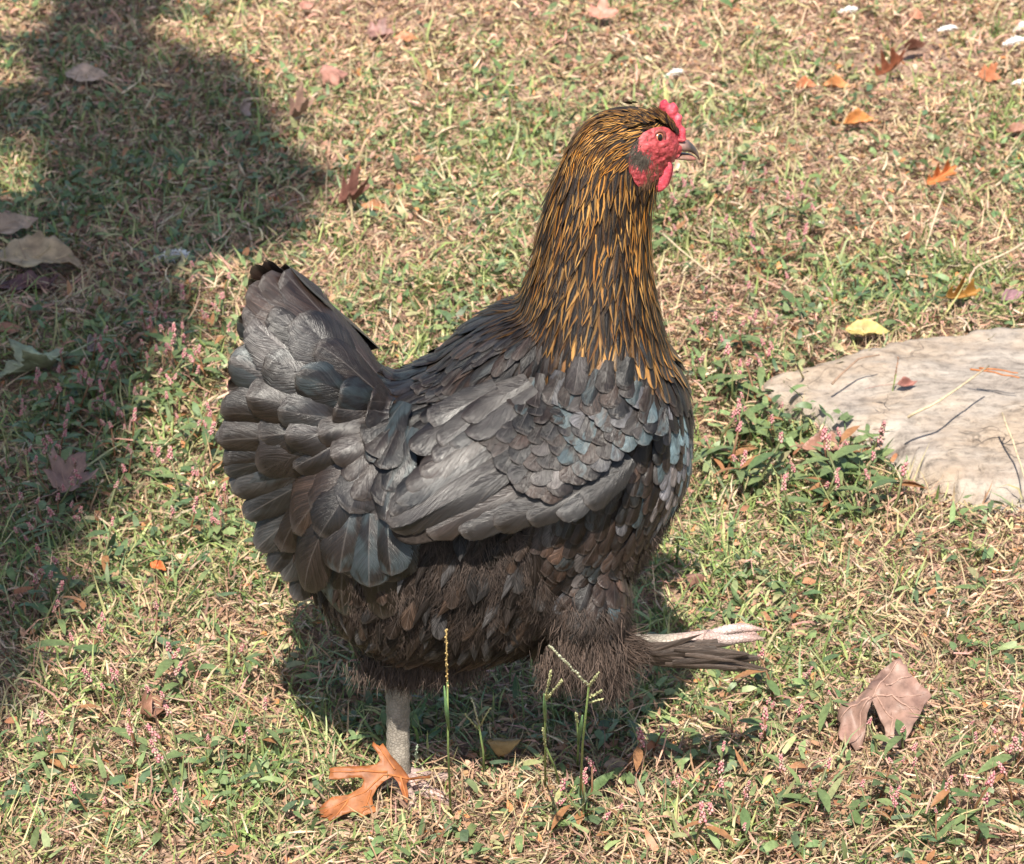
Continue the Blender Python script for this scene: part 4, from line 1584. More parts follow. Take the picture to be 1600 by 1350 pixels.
fallen_leaf(1258, 137, 40, 'oval', (.52, .22, .11), 'short orange leaf left of the orange strip in the far grass', .1, (R_(30), 0), (.4, 2), .4, .010, 0)
fallen_leaf(1388, 112, 66, 'oak', (.23, .085, .045), 'dark red brown crumpled leaf on the bare far ground', .6, (R_(30), R_(-25)), (2, 2), .8, .014)
fallen_leaf(1424, 80, 46, 'oval', (.13, .055, .035), 'small very dark curled leaf just above the crumpled red brown leaf', .5, (R_(35), 0), (2, 2), .8, .012)
fallen_leaf(1540, 121, 52, 'maple', (.50, .20, .10), 'orange lobed leaf near the top right corner', -.4, (R_(35), R_(10)), (1, 1), .4, .012)
fallen_leaf(1500, 465, 66, 'oak', (.32, .165, .04), 'golden brown leaf standing in the grass above the flat stone', .45, (R_(45), 0), (1, 2), .7, .014)
fallen_leaf(1352, 520, 74, 'oval', (.50, .40, .15), 'pale yellow leaf at the back edge of the flat stone', -.25, (R_(18), 0), (.4, .8), .2, .014, 0)
fallen_leaf(1412, 640, 36, 'oval', (.36, .17, .14), 'small pink brown leaf with a long stalk resting on the flat stone', .3, (R_(35), 0), (1, 2), .6, .003, 1.6)
fallen_leaf(246, 886, 36, 'oval', (.62, .17, .055), 'small bright orange leaf in the grass behind the hen', -.7, (R_(25), 0), (.5, 1), .3, .014, 0)
fallen_leaf(1086, 906, 52, 'maple', (.28, .15, .11), 'brown curled leaf in the grass behind the breast of the hen', .3, (R_(38), 0), (-2, -1.2), -.5, .014)
fallen_leaf(1286, 706, 82, 'oval', (.34, .185, .135), 'broken brown leaf under the weeds left of the flat stone', .1, (R_(20), 0), (1.5, 2), .6, .010)
fallen_leaf(785, 1166, 58, 'oval', (.40, .27, .12), 'tan curled leaf with a split in the shadow under the hen', -.1, (R_(35), 0), (1, -2), -.5, .018, 0)
fallen_leaf(935, 24, 66, 'maple', (.55, .27, .20), 'pink orange leaf lying at the top edge above the head of the hen', .2, (R_(22), 0), (.5, .5), .2, .014, 0)
fallen_leaf(588, 55, 62, 'maple', (.30, .165, .14), 'mauve brown leaf flat on the bare patch at the top', 0, (R_(16), 0), (.5, .7), .2, .010, 0)
fallen_leaf(478, 11, 34, 'oval', (.48, .25, .19), 'tiny pink leaf at the top edge left of the mauve leaf', .8, (R_(35), 0), (.5, .7), .2, .012, 0)
fallen_leaf(632, 62, 42, 'oval', (.44, .20, .10), 'small orange brown leaf right of the mauve leaf at the top', -.1, (R_(15), 0), (.5, .7), .2, .010, 0)
fallen_leaf(1168, 300, 26, 'oval', (.17, .03, .03), 'tiny dark red leaf in the grass right of the wattle', .6, (R_(40), 0), (1, 1), .4, .012, 0)
fallen_leaf(1430, 26, 36, 'oval', (.52, .25, .16), 'small pink orange leaf beside a green tuft at the top edge', -.9, (R_(30), 0), (.5, 1), .3, .012, 0)
fallen_leaf(1580, 465, 44, 'oval', (.34, .20, .22), 'mauve leaf at the right edge above the flat stone', .6, (R_(25), 0), (.5, 1), .3, .012, 0)
fallen_leaf(1590, 205, 46, 'oval', (.30, .15, .10), 'red brown leaf at the right edge in the far grass', .2, (R_(25), 0), (.5, 1), .3, .010, 0)
fallen_leaf(76, 818, 40, 'oval', (.24, .15, .13), 'small dull brown leaf under the lobed brown leaf in the shade', .1, (R_(12), 0), (.5, 1), .3, .008, 0)
fallen_leaf(12, 520, 52, 'oval', (.36, .175, .11), 'orange brown leaf above the large pale green leaf in the shade', .2, (R_(14), 0), (.5, 1), .3, .008, 0)
fallen_leaf(1075, 770, 24, 'oval', (.40, .22, .16), 'small tan leaf behind the breast of the hen', .4, (R_(20), 0), (.5, 1), .3, .012, 0)
fallen_leaf(960, 1196, 42, 'oval', (.38, .28, .20), 'pale tan leaf scrap in the grass in front of the hen', .2, (R_(14), 0), (.5, 1), .2, .014, 0)


def hero_leaf(poly, plane_p, plane_n, hfun, col, label, veins, stalk, step=7):
    """leaf outlined on its own tilted plane in the world; hfun lifts it off that plane (metres, from picture position)"""
    N_ = Vector(plane_n).normalized()
    pts, ff = tri_fill(poly, step)
    c0 = PL(*np.mean(poly, axis=0), plane_p, N_)
    root = empty('fallen_leaf', c0)
    tag(root, label, 'leaf')
    w = lambda x, y: PL(x, y, plane_p, N_) + N_ * hfun(x, y) - c0
    solid_sheet('blade', [w(x, y) for x, y in pts], ff, M_LEAF, .00035, col, root)
    ac = Acc()
    for ln in veins:
        ln2 = []
        for a, b in zip(ln[:-1], ln[1:]):
            for t in np.linspace(0, 1, 5, endpoint=False): ln2.append((a[0] + (b[0] - a[0]) * t, a[1] + (b[1] - a[1]) * t))
        ln2.append(ln[-1])
        pp = [w(x, y) + N_ * .0003 for x, y in ln2]
        v, f = tube(pp, [.0008 * (1 - .7 * i / len(pp)) for i in range(len(pp))], 5)
        ac.add(v, f, np.array(col) * 1.3)
    ac.build('rib', M_STRAW, root)
    if stalk:
        v, f = tube([w(x, y) for x, y in stalk], .0009, 6)
        ac = Acc(); ac.add(v, f, np.array(col) * .6); ac.build('stalk', M_STRAW, root)
    LEAF_KEEP.append((plane_p[0], plane_p[1], .03))
    return root


def dsg(x, y, a, b):
    a = np.array(a, float); b = np.array(b, float); d = b - a
    t = np.clip(((x - a[0]) * d[0] + (y - a[1]) * d[1]) / (d @ d), 0, 1)
    return math.hypot(x - a[0] - d[0] * t, y - a[1] - d[1] * t)


OAK = [(640, 1214), (628, 1198), (612, 1183), (600, 1166), (594, 1172), (585, 1164), (583, 1170), (592, 1182), (596, 1192), (588, 1198), (575, 1201), (552, 1202), (528, 1204), (516, 1206), (518, 1212), (515, 1222), (530, 1223), (550, 1220), (566, 1219),
       (570, 1222), (566, 1232), (556, 1240), (545, 1246), (520, 1248), (505, 1260), (489, 1277), (500, 1277), (512, 1279), (517, 1290), (526, 1282), (538, 1276), (552, 1271), (560, 1273), (565, 1282), (574, 1276), (592, 1269), (584, 1260), (582, 1248), (590, 1232), (600, 1222), (614, 1214), (622, 1222), (632, 1250), (637, 1256), (638, 1240), (634, 1222)]
pO = GP(565, 1262, .008)
hero_leaf(OAK, pO, (-.1, -.62, .78), lambda x, y: .004 + .006 * math.sin((x - 490) / 34) * .5 + .004 * (float(vnoise(x / 22, y / 22)) - .5) - .00006 * max(0, 60 - dsg(x, y, (640, 1214), (500, 1272))) , (.32, .115, .038),
          'bright orange brown pointed oak leaf lying against the standing foot of the hen', [[(640, 1214), (600, 1212), (570, 1240), (500, 1274)], [(606, 1208), (560, 1210), (520, 1212)], [(618, 1204), (604, 1185), (592, 1170)], [(580, 1236), (575, 1256), (566, 1276)], [(545, 1254), (525, 1280)], [(625, 1212), (632, 1235), (636, 1250)]], [(640, 1214), (655, 1213), (672, 1213)])
MAP = [(1408, 1042), (1398, 1048), (1378, 1060), (1362, 1078), (1354, 1086), (1336, 1098), (1326, 1106), (1318, 1108), (1309, 1117), (1309, 1130), (1314, 1136), (1310, 1154), (1313, 1166), (1322, 1170), (1330, 1168), (1337, 1174), (1346, 1168), (1352, 1150), (1356, 1128), (1364, 1112), (1370, 1120), (1376, 1132), (1382, 1142), (1384, 1152),
       (1376, 1176), (1388, 1174), (1408, 1172), (1412, 1168), (1424, 1150), (1428, 1138), (1436, 1126), (1444, 1104), (1456, 1090), (1450, 1080), (1440, 1078), (1432, 1070), (1420, 1064), (1418, 1052), (1412, 1052)]
pM = GP(1380, 1150, .008)
hero_leaf(MAP, pM, (-.12, -.50, .86), lambda x, y: .003 + .010 * math.exp(-(dsg(x, y, (1364, 1108), (1408, 1050)) / 26) ** 2) + .004 * math.sin(x / 9.0) * float(smooth(1370, 1310, x)) + .013 * (float(fbm(x / 26, y / 26, 3)) - .45), (.30, .19, .15),
          'large pinkish brown arched dry leaf with a gap, in the grass at lower right', [[(1364, 1108), (1380, 1080), (1406, 1046)], [(1366, 1106), (1400, 1098), (1450, 1086)], [(1370, 1104), (1396, 1130), (1388, 1170)], [(1364, 1108), (1345, 1125), (1342, 1168)], [(1360, 1108), (1330, 1112), (1313, 1130)], [(1396, 1100), (1420, 1110), (1434, 1126)], [(1385, 1090), (1405, 1075), (1425, 1068)]], None)

# orange needles and a bare stalk on the stone, other single bits
def straw_line(pts_px, hs, rad, col, name, label, cat, n=6):
    W = []
    for (x, y), h in zip(pts_px, hs):
        p = GP(x, y, h); W.append(p)
    root = empty(name, W[0])
    fine = [W[0]]
    for a, b in zip(W[:-1], W[1:]):
        for t in (.33, .66, 1): fine.append(a.lerp(b, t) + Vector((random.uniform(-1, 1), random.uniform(-1, 1), random.uniform(-1, 1))) * rad * .6)
    v, f = tube([p - W[0] for p in fine], list(np.linspace(rad, rad * .6, len(fine))), n)
    ac = Acc(); ac.add(v, f, col)
    ac.build('stem', M_STRAW, root)
    return tag(root, label, cat)


for a, b, d in (((1516, 577), (1594, 590), 0), ((1530, 575), (1590, 583), .002)):
    straw_line([a, ((a[0] + b[0]) / 2, (a[1] + b[1]) / 2 - 1), b], [.040 + d, .041 + d, .040 + d], .0009, (.42, .16, .06), 'pine_needle', 'short orange needle lying on top of the flat stone' if d == 0 else 'second thinner orange needle lying just behind the first on the flat stone', 'needle')
straw_line([(1418, 652), (1470, 625), (1545, 572)], [.050, .060, .055], .0012, (.55, .44, .29), 'straw_stalk', 'long pale straw stalk leaning across the flat stone', 'stalk')
straw_line([(1566, 645), (1590, 710), (1608, 770)], [.05, .035, .02], .0009, (.55, .44, .29), 'straw_stalk', 'pale straw stalk hanging over the near edge of the flat stone at right', 'stalk')
straw_line([(1035, 365), (1080, 405), (1130, 440)], [.045, .035, .02], .0009, (.52, .42, .28), 'straw_stalk', 'pale straw stalk leaning in the grass right of the neck of the hen', 'stalk')
straw_line([(1475, 300), (1460, 345), (1445, 390)], [.05, .03, .01], .0011, (.55, .44, .30), 'straw_stalk', 'pale straw stalk below the bright orange leaf', 'stalk')
straw_line([(1605, 378), (1570, 395), (1520, 420)], [.03, .03, .02], .0011, (.55, .44, .30), 'straw_stalk', 'pale straw stalk at the right edge above the flat stone', 'stalk')
straw_line([(1300, 600), (1340, 560), (1375, 555)], [.04, .05, .045], .0010, (.30, .20, .14), 'straw_stalk', 'thin brown twig bent over the left end of the flat stone', 'stalk')


# white downy feathers
def down_feather(px, py, size_px, label, rot, n=150, up=.4, blade=True):
    p = GP(px, py, .012); p.z = surf_z(p.x, p.y) + .012
    size = size_px * mpp(p.y)
    root = empty('down_feather', p)
    tag(root, label, 'feather')
    ax = Vector((math.cos(rot), math.sin(rot) * .5, .15)).normalized() * size
    v, f = tube([ax * -.5, ax * 0 + Vector((0, 0, size * .08)), ax * .5], [size * .02, size * .018, size * .008], 5)
    ac = Acc(); ac.add(v, f, (.8, .8, .78)); ac.build('shaft', M_WHITE, root)
    t = rng.uniform(-.5, .5, n); sgn = rng.choice([-1, 1], n)
    B = np.array(ax)[None] * t[:, None] + np.array([0, 0, 1])[None] * (size * .08 * (1 - 4 * t * t))[:, None]
    N_ = np.tile([0, -.3, 1.0], (n, 1)) + rng.normal(0, .3, (n, 3)); N_ /= np.linalg.norm(N_, axis=1)[:, None]
    D_ = np.array(ax / size)[None] * .7 + np.cross(np.array(ax / size), [0, 0, 1])[None] * sgn[:, None] + np.array([0, 0, up])[None] + rng.normal(0, .2, (n, 3))
    V_, F_, C_ = strands(B, N_, D_, size * rng.uniform(.18, .34, n) * (1 - abs(t)), np.full(n, size * .06), np.tile([.84, .83, .80], (n, 1)) * rng.uniform(.85, 1.05, (n, 1)), np.full(n, size * .08), .2)
    o = mesh_np('vane', V_, F_, M_WHITE, root, C_)
    return root


down_feather(267, 402, 58, 'white downy feather lying in the shade behind the tail of the hen', -.2)
down_feather(1584, 68, 40, 'white downy feather tuft at the top right edge', .5, 220, .9)
down_feather(1596, 44, 34, 'small white downy tuft touching the right edge near the top', 1.0, 200, .9)
down_feather(1592, 130, 26, 'tiny white tuft at the right edge below the larger white ones', .3, 150, .9)
down_feather(1052, 117, 34, 'small white feather above the comb of the hen', .9)
down_feather(1325, 17, 30, 'white feather scrap at the top edge right of the head of the hen', .1)
down_feather(1480, 46, 30, 'white feather scrap on the bare far ground at right', .2)
down_feather(1280, 350, 17, 'single white fluffy tuft among pink flowers right of the neck', .4, 120, .9)


# ------------------------------------------------------------------ pink flowering weeds
def leaf_blade(L, W, col, bend=.3):
    vs = [0, .25, .55, .8, 1]; ws = [.12, .8, 1, .6, 0.02]
    V = []; F = []
    for v, w in zip(vs, ws):
        x = v * L; z = -bend * L * v * v
        V += [(x, -w * W / 2, z + .12 * W * w), (x, 0, z), (x, w * W / 2, z + .12 * W * w)]
    for i in range(len(vs) - 1):
        for j in (0, 1):
            F.append((i * 3 + j, (i + 1) * 3 + j, (i + 1) * 3 + j + 1, i * 3 + j + 1))
    return np.array(V), F


octV = np.array([(1, 0, 0), (-1, 0, 0), (0, 1, 0), (0, -1, 0), (0, 0, 1), (0, 0, -1)], float)
octF = [(0, 2, 4), (2, 1, 4), (1, 3, 4), (3, 0, 4), (2, 0, 5), (1, 2, 5), (3, 1, 5), (0, 3, 5)]
SPIKES = []
for k in range(6):
    ac = Acc(); L = random.uniform(.007, .014); n = int(L * 1700)
    for i in range(n):
        f = i / n; a = i * 2.4
        rr = .0019 * (1 - .55 * f)
        c = np.array([math.cos(a) * rr, math.sin(a) * rr, f * L])
        sz = random.uniform(.0011, .0017) * (1 - .25 * f)
        t = random.random()
        ac.add(octV * np.array([sz, sz, sz * 1.35]) + c, octF, np.array([.60, .20, .24]) * (1 - t) + np.array([.66, .40, .36]) * t if random.random() > .2 else np.array([.52, .42, .30]))
    o = ac.build('flower_spike', M_FLOWER)
    SPIKES.append(o.data); bpy.data.objects.remove(o)
WLEAF = []
for k in range(6):
    g = random.random()
    c = np.array([.10, .155, .06]) * (1 - g) + np.array([.19, .24, .10]) * g
    if k == 5: c = np.array([.30, .15, .07])
    V, F = leaf_blade(random.uniform(.013, .024), random.uniform(.0042, .007), c, random.uniform(.15, .5))
    ac = Acc(); ac.add(V, F, c)
    o = ac.build('leaf', M_WEED); WLEAF.append(o.data); bpy.data.objects.remove(o)
WSTEM = []
for k in range(5):
    hgt = random.uniform(.016, .038)
    lean = Vector((random.uniform(-.4, .4), random.uniform(-.4, .4), 1)) * hgt
    v, f = tube([(0, 0, -.004), tuple(lean * .5 + Vector((random.uniform(-.1, .1), random.uniform(-.1, .1), 0)) * hgt), tuple(lean)], [.0009, .0008, .0006], 5)
    ac = Acc(); ac.add(v, f, (.20, .10, .05) if k % 2 else (.16, .17, .07))
    o = ac.build('stem', M_WEED); WSTEM.append((o.data, lean)); bpy.data.objects.remove(o)

WEED_AREAS = [  # polygon, number, group, label
    ([(60, 640), (230, 520), (330, 420), (372, 440), (345, 560), (352, 700), (400, 860), (330, 880), (180, 850), (60, 800)], 112, 'pink weeds in the grass behind the tail of the hen', 'pink flowering weed in the dense patch just behind the tail of the hen'),
    ([(0, 700), (60, 640), (60, 800), (180, 860), (140, 960), (40, 1020), (0, 1000)], 22, 'pink weeds in the shade at the left edge', 'pink flowering weed in the shaded grass along the left edge'),
    ([(1025, 320), (1150, 300), (1270, 330), (1270, 430), (1130, 470), (1040, 420)], 34, 'pink weeds in the grass right of the neck', 'pink flowering weed in the sunny grass right of the neck of the hen'),
    ([(1070, 500), (1210, 470), (1215, 590), (1110, 620), (1090, 600)], 18, 'pink weeds in front of the breast', 'pink flowering weed between the breast of the hen and the flat stone'),
    ([(1130, 620), (1240, 600), (1410, 640), (1400, 830), (1220, 840), (1110, 780)], 34, 'weeds along the left end of the flat stone', 'tall pink flowering weed at the left end of the flat stone'),
    ([(60, 1000), (440, 1010), (470, 1300), (60, 1340)], 26, 'pink weeds in the sunny grass at lower left', 'pink flowering weed in the sunny grass at lower left'),
    ([(830, 1230), (1200, 1150), (1300, 1200), (1260, 1345), (830, 1345)], 22, 'pink weeds along the bottom edge', 'pink flowering weed in the cropped grass in front of the hen'),
    ([(1190, 1060), (1300, 1100), (1330, 1180), (1600, 1150), (1600, 1345), (1280, 1345)], 26, 'pink weeds round the large dry leaf', 'pink flowering weed near the large pinkish dry leaf at lower right')]
WEEDS = []
for ai, (poly, num, grp, lab) in enumerate(WEED_AREAS):
    Pp = np.array(poly, float); k = 0
    while k < num:
        x = random.uniform(Pp[:, 0].min(), Pp[:, 0].max()); y = random.uniform(Pp[:, 1].min(), Pp[:, 1].max())
        if not in_poly(np.array([x]), np.array([y]), poly)[0]: continue
        k += 1
        p = GP(x, y, 0.0)
        if in_poly(np.array([p.x]), np.array([p.y]), STONE_XY)[0]: continue
        root = empty('pink_weed', p, (0, 0, random.uniform(0, 6.283)))
        sc = random.uniform(.75, 1.15) * (1.3 if ai == 4 else 1.0)
        root.scale = (sc,) * 3
        tag(root, lab, 'weed', grp); WEEDS.append((root, x, y))
        sm, top = random.choice(WSTEM)
        link(bpy.data.objects.new('stem', sm), root)
        for q in range(random.choice([1, 1, 1, 2])):
            o = link(bpy.data.objects.new('flower_spike', random.choice(SPIKES)), root)
            o.location = top * (1.0 if q == 0 else .8) + Vector((random.uniform(-1, 1), random.uniform(-1, 1), 0)) * (.004 if q else 0)
            o.rotation_euler = (random.uniform(-.5, .5) + q * .4, random.uniform(-.5, .5), random.uniform(0, 6))
            o.scale = (random.uniform(.5, .85),) * 3
        for q in range(random.choice([2, 3, 4]) + (3 if ai == 4 else 0)):
            o = link(bpy.data.objects.new('leaf', random.choice(WLEAF)), root)
            f = random.uniform(.1, .85)
            o.location = top * f
            o.rotation_euler = (random.uniform(-.3, .3), random.uniform(-.7, .1), random.uniform(0, 6.283))
            o.scale = (random.uniform(.8, 1.25),) * 3


LANDMARKS = [(220, 1115, 'the hooded brown leaf'), (100, 752, 'the lobed brown leaf in shade'), (72, 568, 'the large pale green leaf'), (267, 402, 'the white downy feather'), (246, 886, 'the tiny orange leaf'),
             (375, 470, 'the tip of the tail'), (345, 640, 'the middle of the tail edge'), (410, 850, 'the lower tail feathers'), (0, 900, 'the left picture edge'), (560, 1240, 'the orange oak leaf'), (1020, 380, 'the front of the neck'),
             (1280, 350, 'the white fluffy tuft'), (1168, 300, 'the tiny dark red leaf'), (1085, 620, 'the breast of the hen'), (1196, 604, 'the left tip of the stone'), (1286, 706, 'the broken brown leaf'), (1390, 700, 'the near corner of the stone'),
             (1380, 1110, 'the large arched dry leaf'), (960, 1196, 'the pale tan leaf scrap'), (900, 1340, 'the middle of the bottom edge'), (1590, 1330, 'the bottom right corner'), (1190, 1010, 'the raised foot'), (60, 1340, 'the bottom left corner'), (1352, 520, 'the pale yellow leaf')]
ORD = ['', 'second ', 'third ', 'fourth ', 'fifth ', 'sixth ', 'seventh ', 'eighth ', 'ninth ', 'tenth ', 'eleventh ', 'twelfth ', 'thirteenth ', 'fourteenth ', 'fifteenth ', 'sixteenth ', 'seventeenth ', 'eighteenth ', 'nineteenth ', 'twentieth ', 'twenty-first ', 'twenty-second ', 'twenty-third ', 'twenty-fourth ', 'twenty-fifth ', 'twenty-sixth ', 'twenty-seventh ', 'twenty-eighth ', 'twenty-ninth ', 'thirtieth ', 'thirty-first ', 'thirty-second ']
near = {}
for root, x, y in WEEDS:
    dd, lx, ly, nm = min((math.hypot(x - a, y - b), a, b, c) for a, b, c in LANDMARKS)
    side = ('right' if x > lx else 'left') if abs(x - lx) > abs(y - ly) else ('near' if y > ly else 'far')
    near.setdefault((nm, side), []).append((dd, root))
for (nm, side), lst in near.items():
    lst.sort(key=lambda q: q[0])
    for i, (dd, root) in enumerate(lst):
        root['label'] = 'pink flowering weed %sclosest to %s on its %s side' % (ORD[min(i, 31)], nm, side)

# ------------------------------------------------------------------ grass stalks with seed heads in front of the hen
def seed_stalk(base, tip, heads, label, col=(.30, .40, .14), rad=.0008, sheath=None, lean=0.55):
    b = GP(base[0], base[1], 0)
    n = Vector((0, 1, lean))
    t = PL(tip[0], tip[1], b + Vector((0, .004, 0)), n)
    root = empty('grass_stalk', b)
    tag(root, label, 'grass stalk', 'grass stalks with seed heads round the hen')
    w = lambda x, y: PL(x, y, b + Vector((0, .004, 0)), n) - b
    m = w((base[0] + tip[0]) / 2 + random.uniform(-3, 3), (base[1] + tip[1]) / 2)
    v, f = tube([(0, 0, -.006), tuple(m), tuple(t - b)], [rad, rad * .85, rad * .6], 7)
    ac = Acc(); ac.add(v, f, col); ac.build('stem', M_GRASS, root)
    if sheath:
        (x0, y0), (x1, y1), wd = sheath
        a = w(x0, y0); c = w(x1, y1)
        v, f = tube([a, a.lerp(c, .4), c], [wd * .35, wd * .65, wd * .18], 8)
        ac = Acc(); ac.add(v, f, np.array([.17, .30, .13])); ac.build('sheath', M_GRASS, root)
    for (x0, y0), (x1, y1), hc in heads:
        ac = Acc(); a = w(x0, y0); c = w(x1, y1) + Vector((0, random.uniform(-.004, .004), 0))
        L = (c - a).length; k = max(6, int(L / .0013))
        v, f = tube([a, c], [.0005, .0003], 5); ac.add(v, f, hc)
        for i in range(k):
            q = a.lerp(c, (i + .7) / k) + Vector((random.uniform(-1, 1), random.uniform(-1, 1), random.uniform(-1, 1))) * .0006
            d = (c - a).normalized()
            rt = d.to_track_quat('Z', 'Y').to_matrix()
            sz = random.uniform(.0006, .0009)
            V = np.array([tuple(rt @ Vector((o[0] * sz * .8, o[1] * sz * .8, o[2] * sz * 1.7)) + q) for o in octV])
            ac.add(V, octF, np.array(hc) * random.uniform(.8, 1.25))
        ac.build('seed_head', M_GRASS, root)
    return root


SG = (.50, .50, .26); ST = (.58, .42, .18); SW = (.60, .60, .42)
seed_stalk((705, 1280), (699, 1062), [((699, 1075), (697, 984), ST)], 'tallest green stalk in front of the belly with a golden seed head', sheath=((701, 1140), (694, 1072), .0021))
seed_stalk((757, 1215), (748, 1132), [((748, 1132), (737, 1090), SW), ((750, 1134), (766, 1106), SG), ((748, 1140), (726, 1112), SG)], 'short stalk with three splayed seed spikes right of the tallest stalk')
seed_stalk((852, 1222), (851, 1090), [((852, 1092), (861, 1044), SG), ((853, 1094), (878, 1064), SG)], lean=1.15, label='green stalk with a forked seed head below the raised thigh', sheath=((852, 1128), (850, 1084), .0019))
seed_stalk((906, 1250), (920, 1072), [((919, 1070), (858, 1013), SW), ((920, 1072), (934, 1048), SG), ((921, 1098), (943, 1092), SG), ((921, 1090), (940, 1074), SG)], lean=1.15, label='branched stalk with a long pale spike slanting left below the raised thigh')
seed_stalk((902, 1200), (902, 1128), [((902, 1128), (900, 1112), SG)], lean=1.15, label='short thick green sheath between the forked and the branched stalk', sheath=((903, 1162), (910, 1118), .0024))
seed_stalk((540, 1120), (512, 1092), [((512, 1092), (462, 1090), SW), ((512, 1092), (456, 1106), SW)], 'pale two spiked seed head in the shadow behind the standing leg')
seed_stalk((650, 1222), (649, 1190), [((649, 1192), (652, 1162), (.35, .42, .30))], 'little grey green spike just right of the standing foot')
seed_stalk((1105, 1140), (1085, 1100), [((1085, 1100), (1062, 1078), SG), ((1092, 1112), (1090, 1080), SG), ((1098, 1122), (1108, 1096), SG)], 'thin branched seed head in the grass under the raised foot')
seed_stalk((1385, 640), (1400, 585), [((1398, 592), (1404, 560), (.42, .25, .17))], 'reddish seed spike standing before the flat stone')
seed_stalk((880, 1235), (852, 1165), [((852, 1165), (848, 1140), SG)], lean=1.15, label='low green stalk left of the branched stalk')


# ------------------------------------------------------------------ grass: unlike blades in four kinds of one mesh each
def ribbons(P, head, elev, L, W, curve, side, C, segs=3, twist=None):
    """vectorised blades: base, heading, starting elevation, length, width, bending down, sideways curl"""
    n = len(P)
    pts = [P]; h = head.copy(); e = elev.copy()
    cur = P
    for k in range(segs):
        d = np.stack([np.cos(h) * np.cos(e), np.sin(h) * np.cos(e), np.sin(e)], 1)
        cur = cur + d * (L / segs)[:, None]
        pts.append(cur)
        e = e - curve / segs; h = h + side / segs
    tw = twist if twist is not None else np.zeros(n)
    S = np.stack([-np.sin(head) * np.cos(tw), np.cos(head) * np.cos(tw), np.sin(tw)], 1)
    nv = 2 * segs + 1
    V = np.zeros((n, nv, 3))
    wp = np.interp(np.arange(segs) / segs, [0, .4, 1], [.75, 1, .25])
    for k in range(segs):
        V[:, 2 * k] = pts[k] - S * (W * wp[k] / 2)[:, None]
        V[:, 2 * k + 1] = pts[k] + S * (W * wp[k] / 2)[:, None]
    V[:, nv - 1] = pts[segs]
    b = np.arange(n)[:, None] * nv
    Fs = []
    for k in range(segs - 1):
        Fs.append(b + np.array([[2 * k, 2 * k + 1, 2 * k + 3]])); Fs.append(b + np.array([[2 * k, 2 * k + 3, 2 * k + 2]]))
    Fs.append(b + np.array([[2 * segs - 2, 2 * segs - 1, 2 * segs]]))
    return V.reshape(-1, 3), np.concatenate(Fs), np.repeat(C, nv, axis=0)


def scatter(n_per, margin=1.3, y0=-.62, y1=2.75):
    """random points over the ground in and round the view; n_per(y) = number per square metre"""
    out = []
    ys = np.arange(y0, y1, .05)
    for y in ys:
        hw = (DIST + y * FWD.y) * 800 * K * margin + .10
        n = rng.poisson(n_per(y) * .05 * 2 * hw)
        out.append(np.stack([rng.uniform(-hw, hw, n), rng.uniform(y, y + .05, n)], 1))
    P = np.concatenate(out)
    keep = ~in_poly(P[:, 0], P[:, 1], STONE_IN)
    P = P[keep]
    return np.concatenate([P, gz(P[:, 0], P[:, 1])[:, None]], 1)


def pick(palette, weights, n, jit=.22):
    pal = np.array(palette)
    i = rng.choice(len(pal), n, p=np.array(weights) / np.sum(weights))
    return pal[i] * rng.uniform(1 - jit, 1 + jit, (n, 1)) * rng.uniform(.93, 1.07, (n, 3))


def px_of(P):
    return img_np(P)


STRAW_PAL = [(.46, .315, .195), (.37, .23, .145), (.54, .42, .29), (.23, .14, .095), (.46, .265, .20), (.40, .35, .18)]
GREEN_PAL = [(.17, .23, .07), (.24, .31, .10), (.34, .37, .15), (.11, .17, .06), (.21, .29, .14), (.42, .42, .19)]


def greenness(P):
    x, y = px_of(P)
    g = fbm(P[:, 0] * 6 + 31, P[:, 1] * 6 + 12, 4)
    g = g + .10 * smooth(420, 100, x) * smooth(1000, 300, y) - .16 * smooth(260, 20, y) * smooth(450, 800, x)
    g = g - .05 * smooth(850, 1100, y) * smooth(500, 200, x) + .10 * np.exp(-((x - 1250) / 130) ** 2 - ((y - 740) / 110) ** 2)
    g = g + .06 * np.exp(-((x - 700) / 300) ** 2 - ((y - 1120) / 60) ** 2)
    return g


def bare(P):
    x, y = px_of(P)
    b = np.exp(-((x - 1380) / 190) ** 2 - ((y - 85) / 55) ** 2) + .7 * np.exp(-((x - 600) / 120) ** 2 - ((y - 50) / 22) ** 2) + .5 * np.exp(-((x - 850) / 110) ** 2 - ((y - 145) / 22) ** 2) + .5 * np.exp(-((x - 1150) / 90) ** 2 - ((y - 195) / 16) ** 2)
    return np.clip(b + .6 * (fbm(P[:, 0] * 9 + 3, P[:, 1] * 9, 3) - .5), 0, 1)


def wscale(P):
    return 1 + .45 * np.clip(P[:, 1], 0, 2.5)


def low_near_leaf(P):
    k = np.ones(len(P))
    for x, y, r in LEAF_KEEP:
        k = np.minimum(k, .35 + .65 * smooth(r * .6, r * 1.3, np.hypot(P[:, 0] - x, P[:, 1] - y + r * .3)))
    return k


dens = lambda a: (lambda y: a * (1.0 if y < .4 else max(.42, 1 - .36 * (y - .4))))
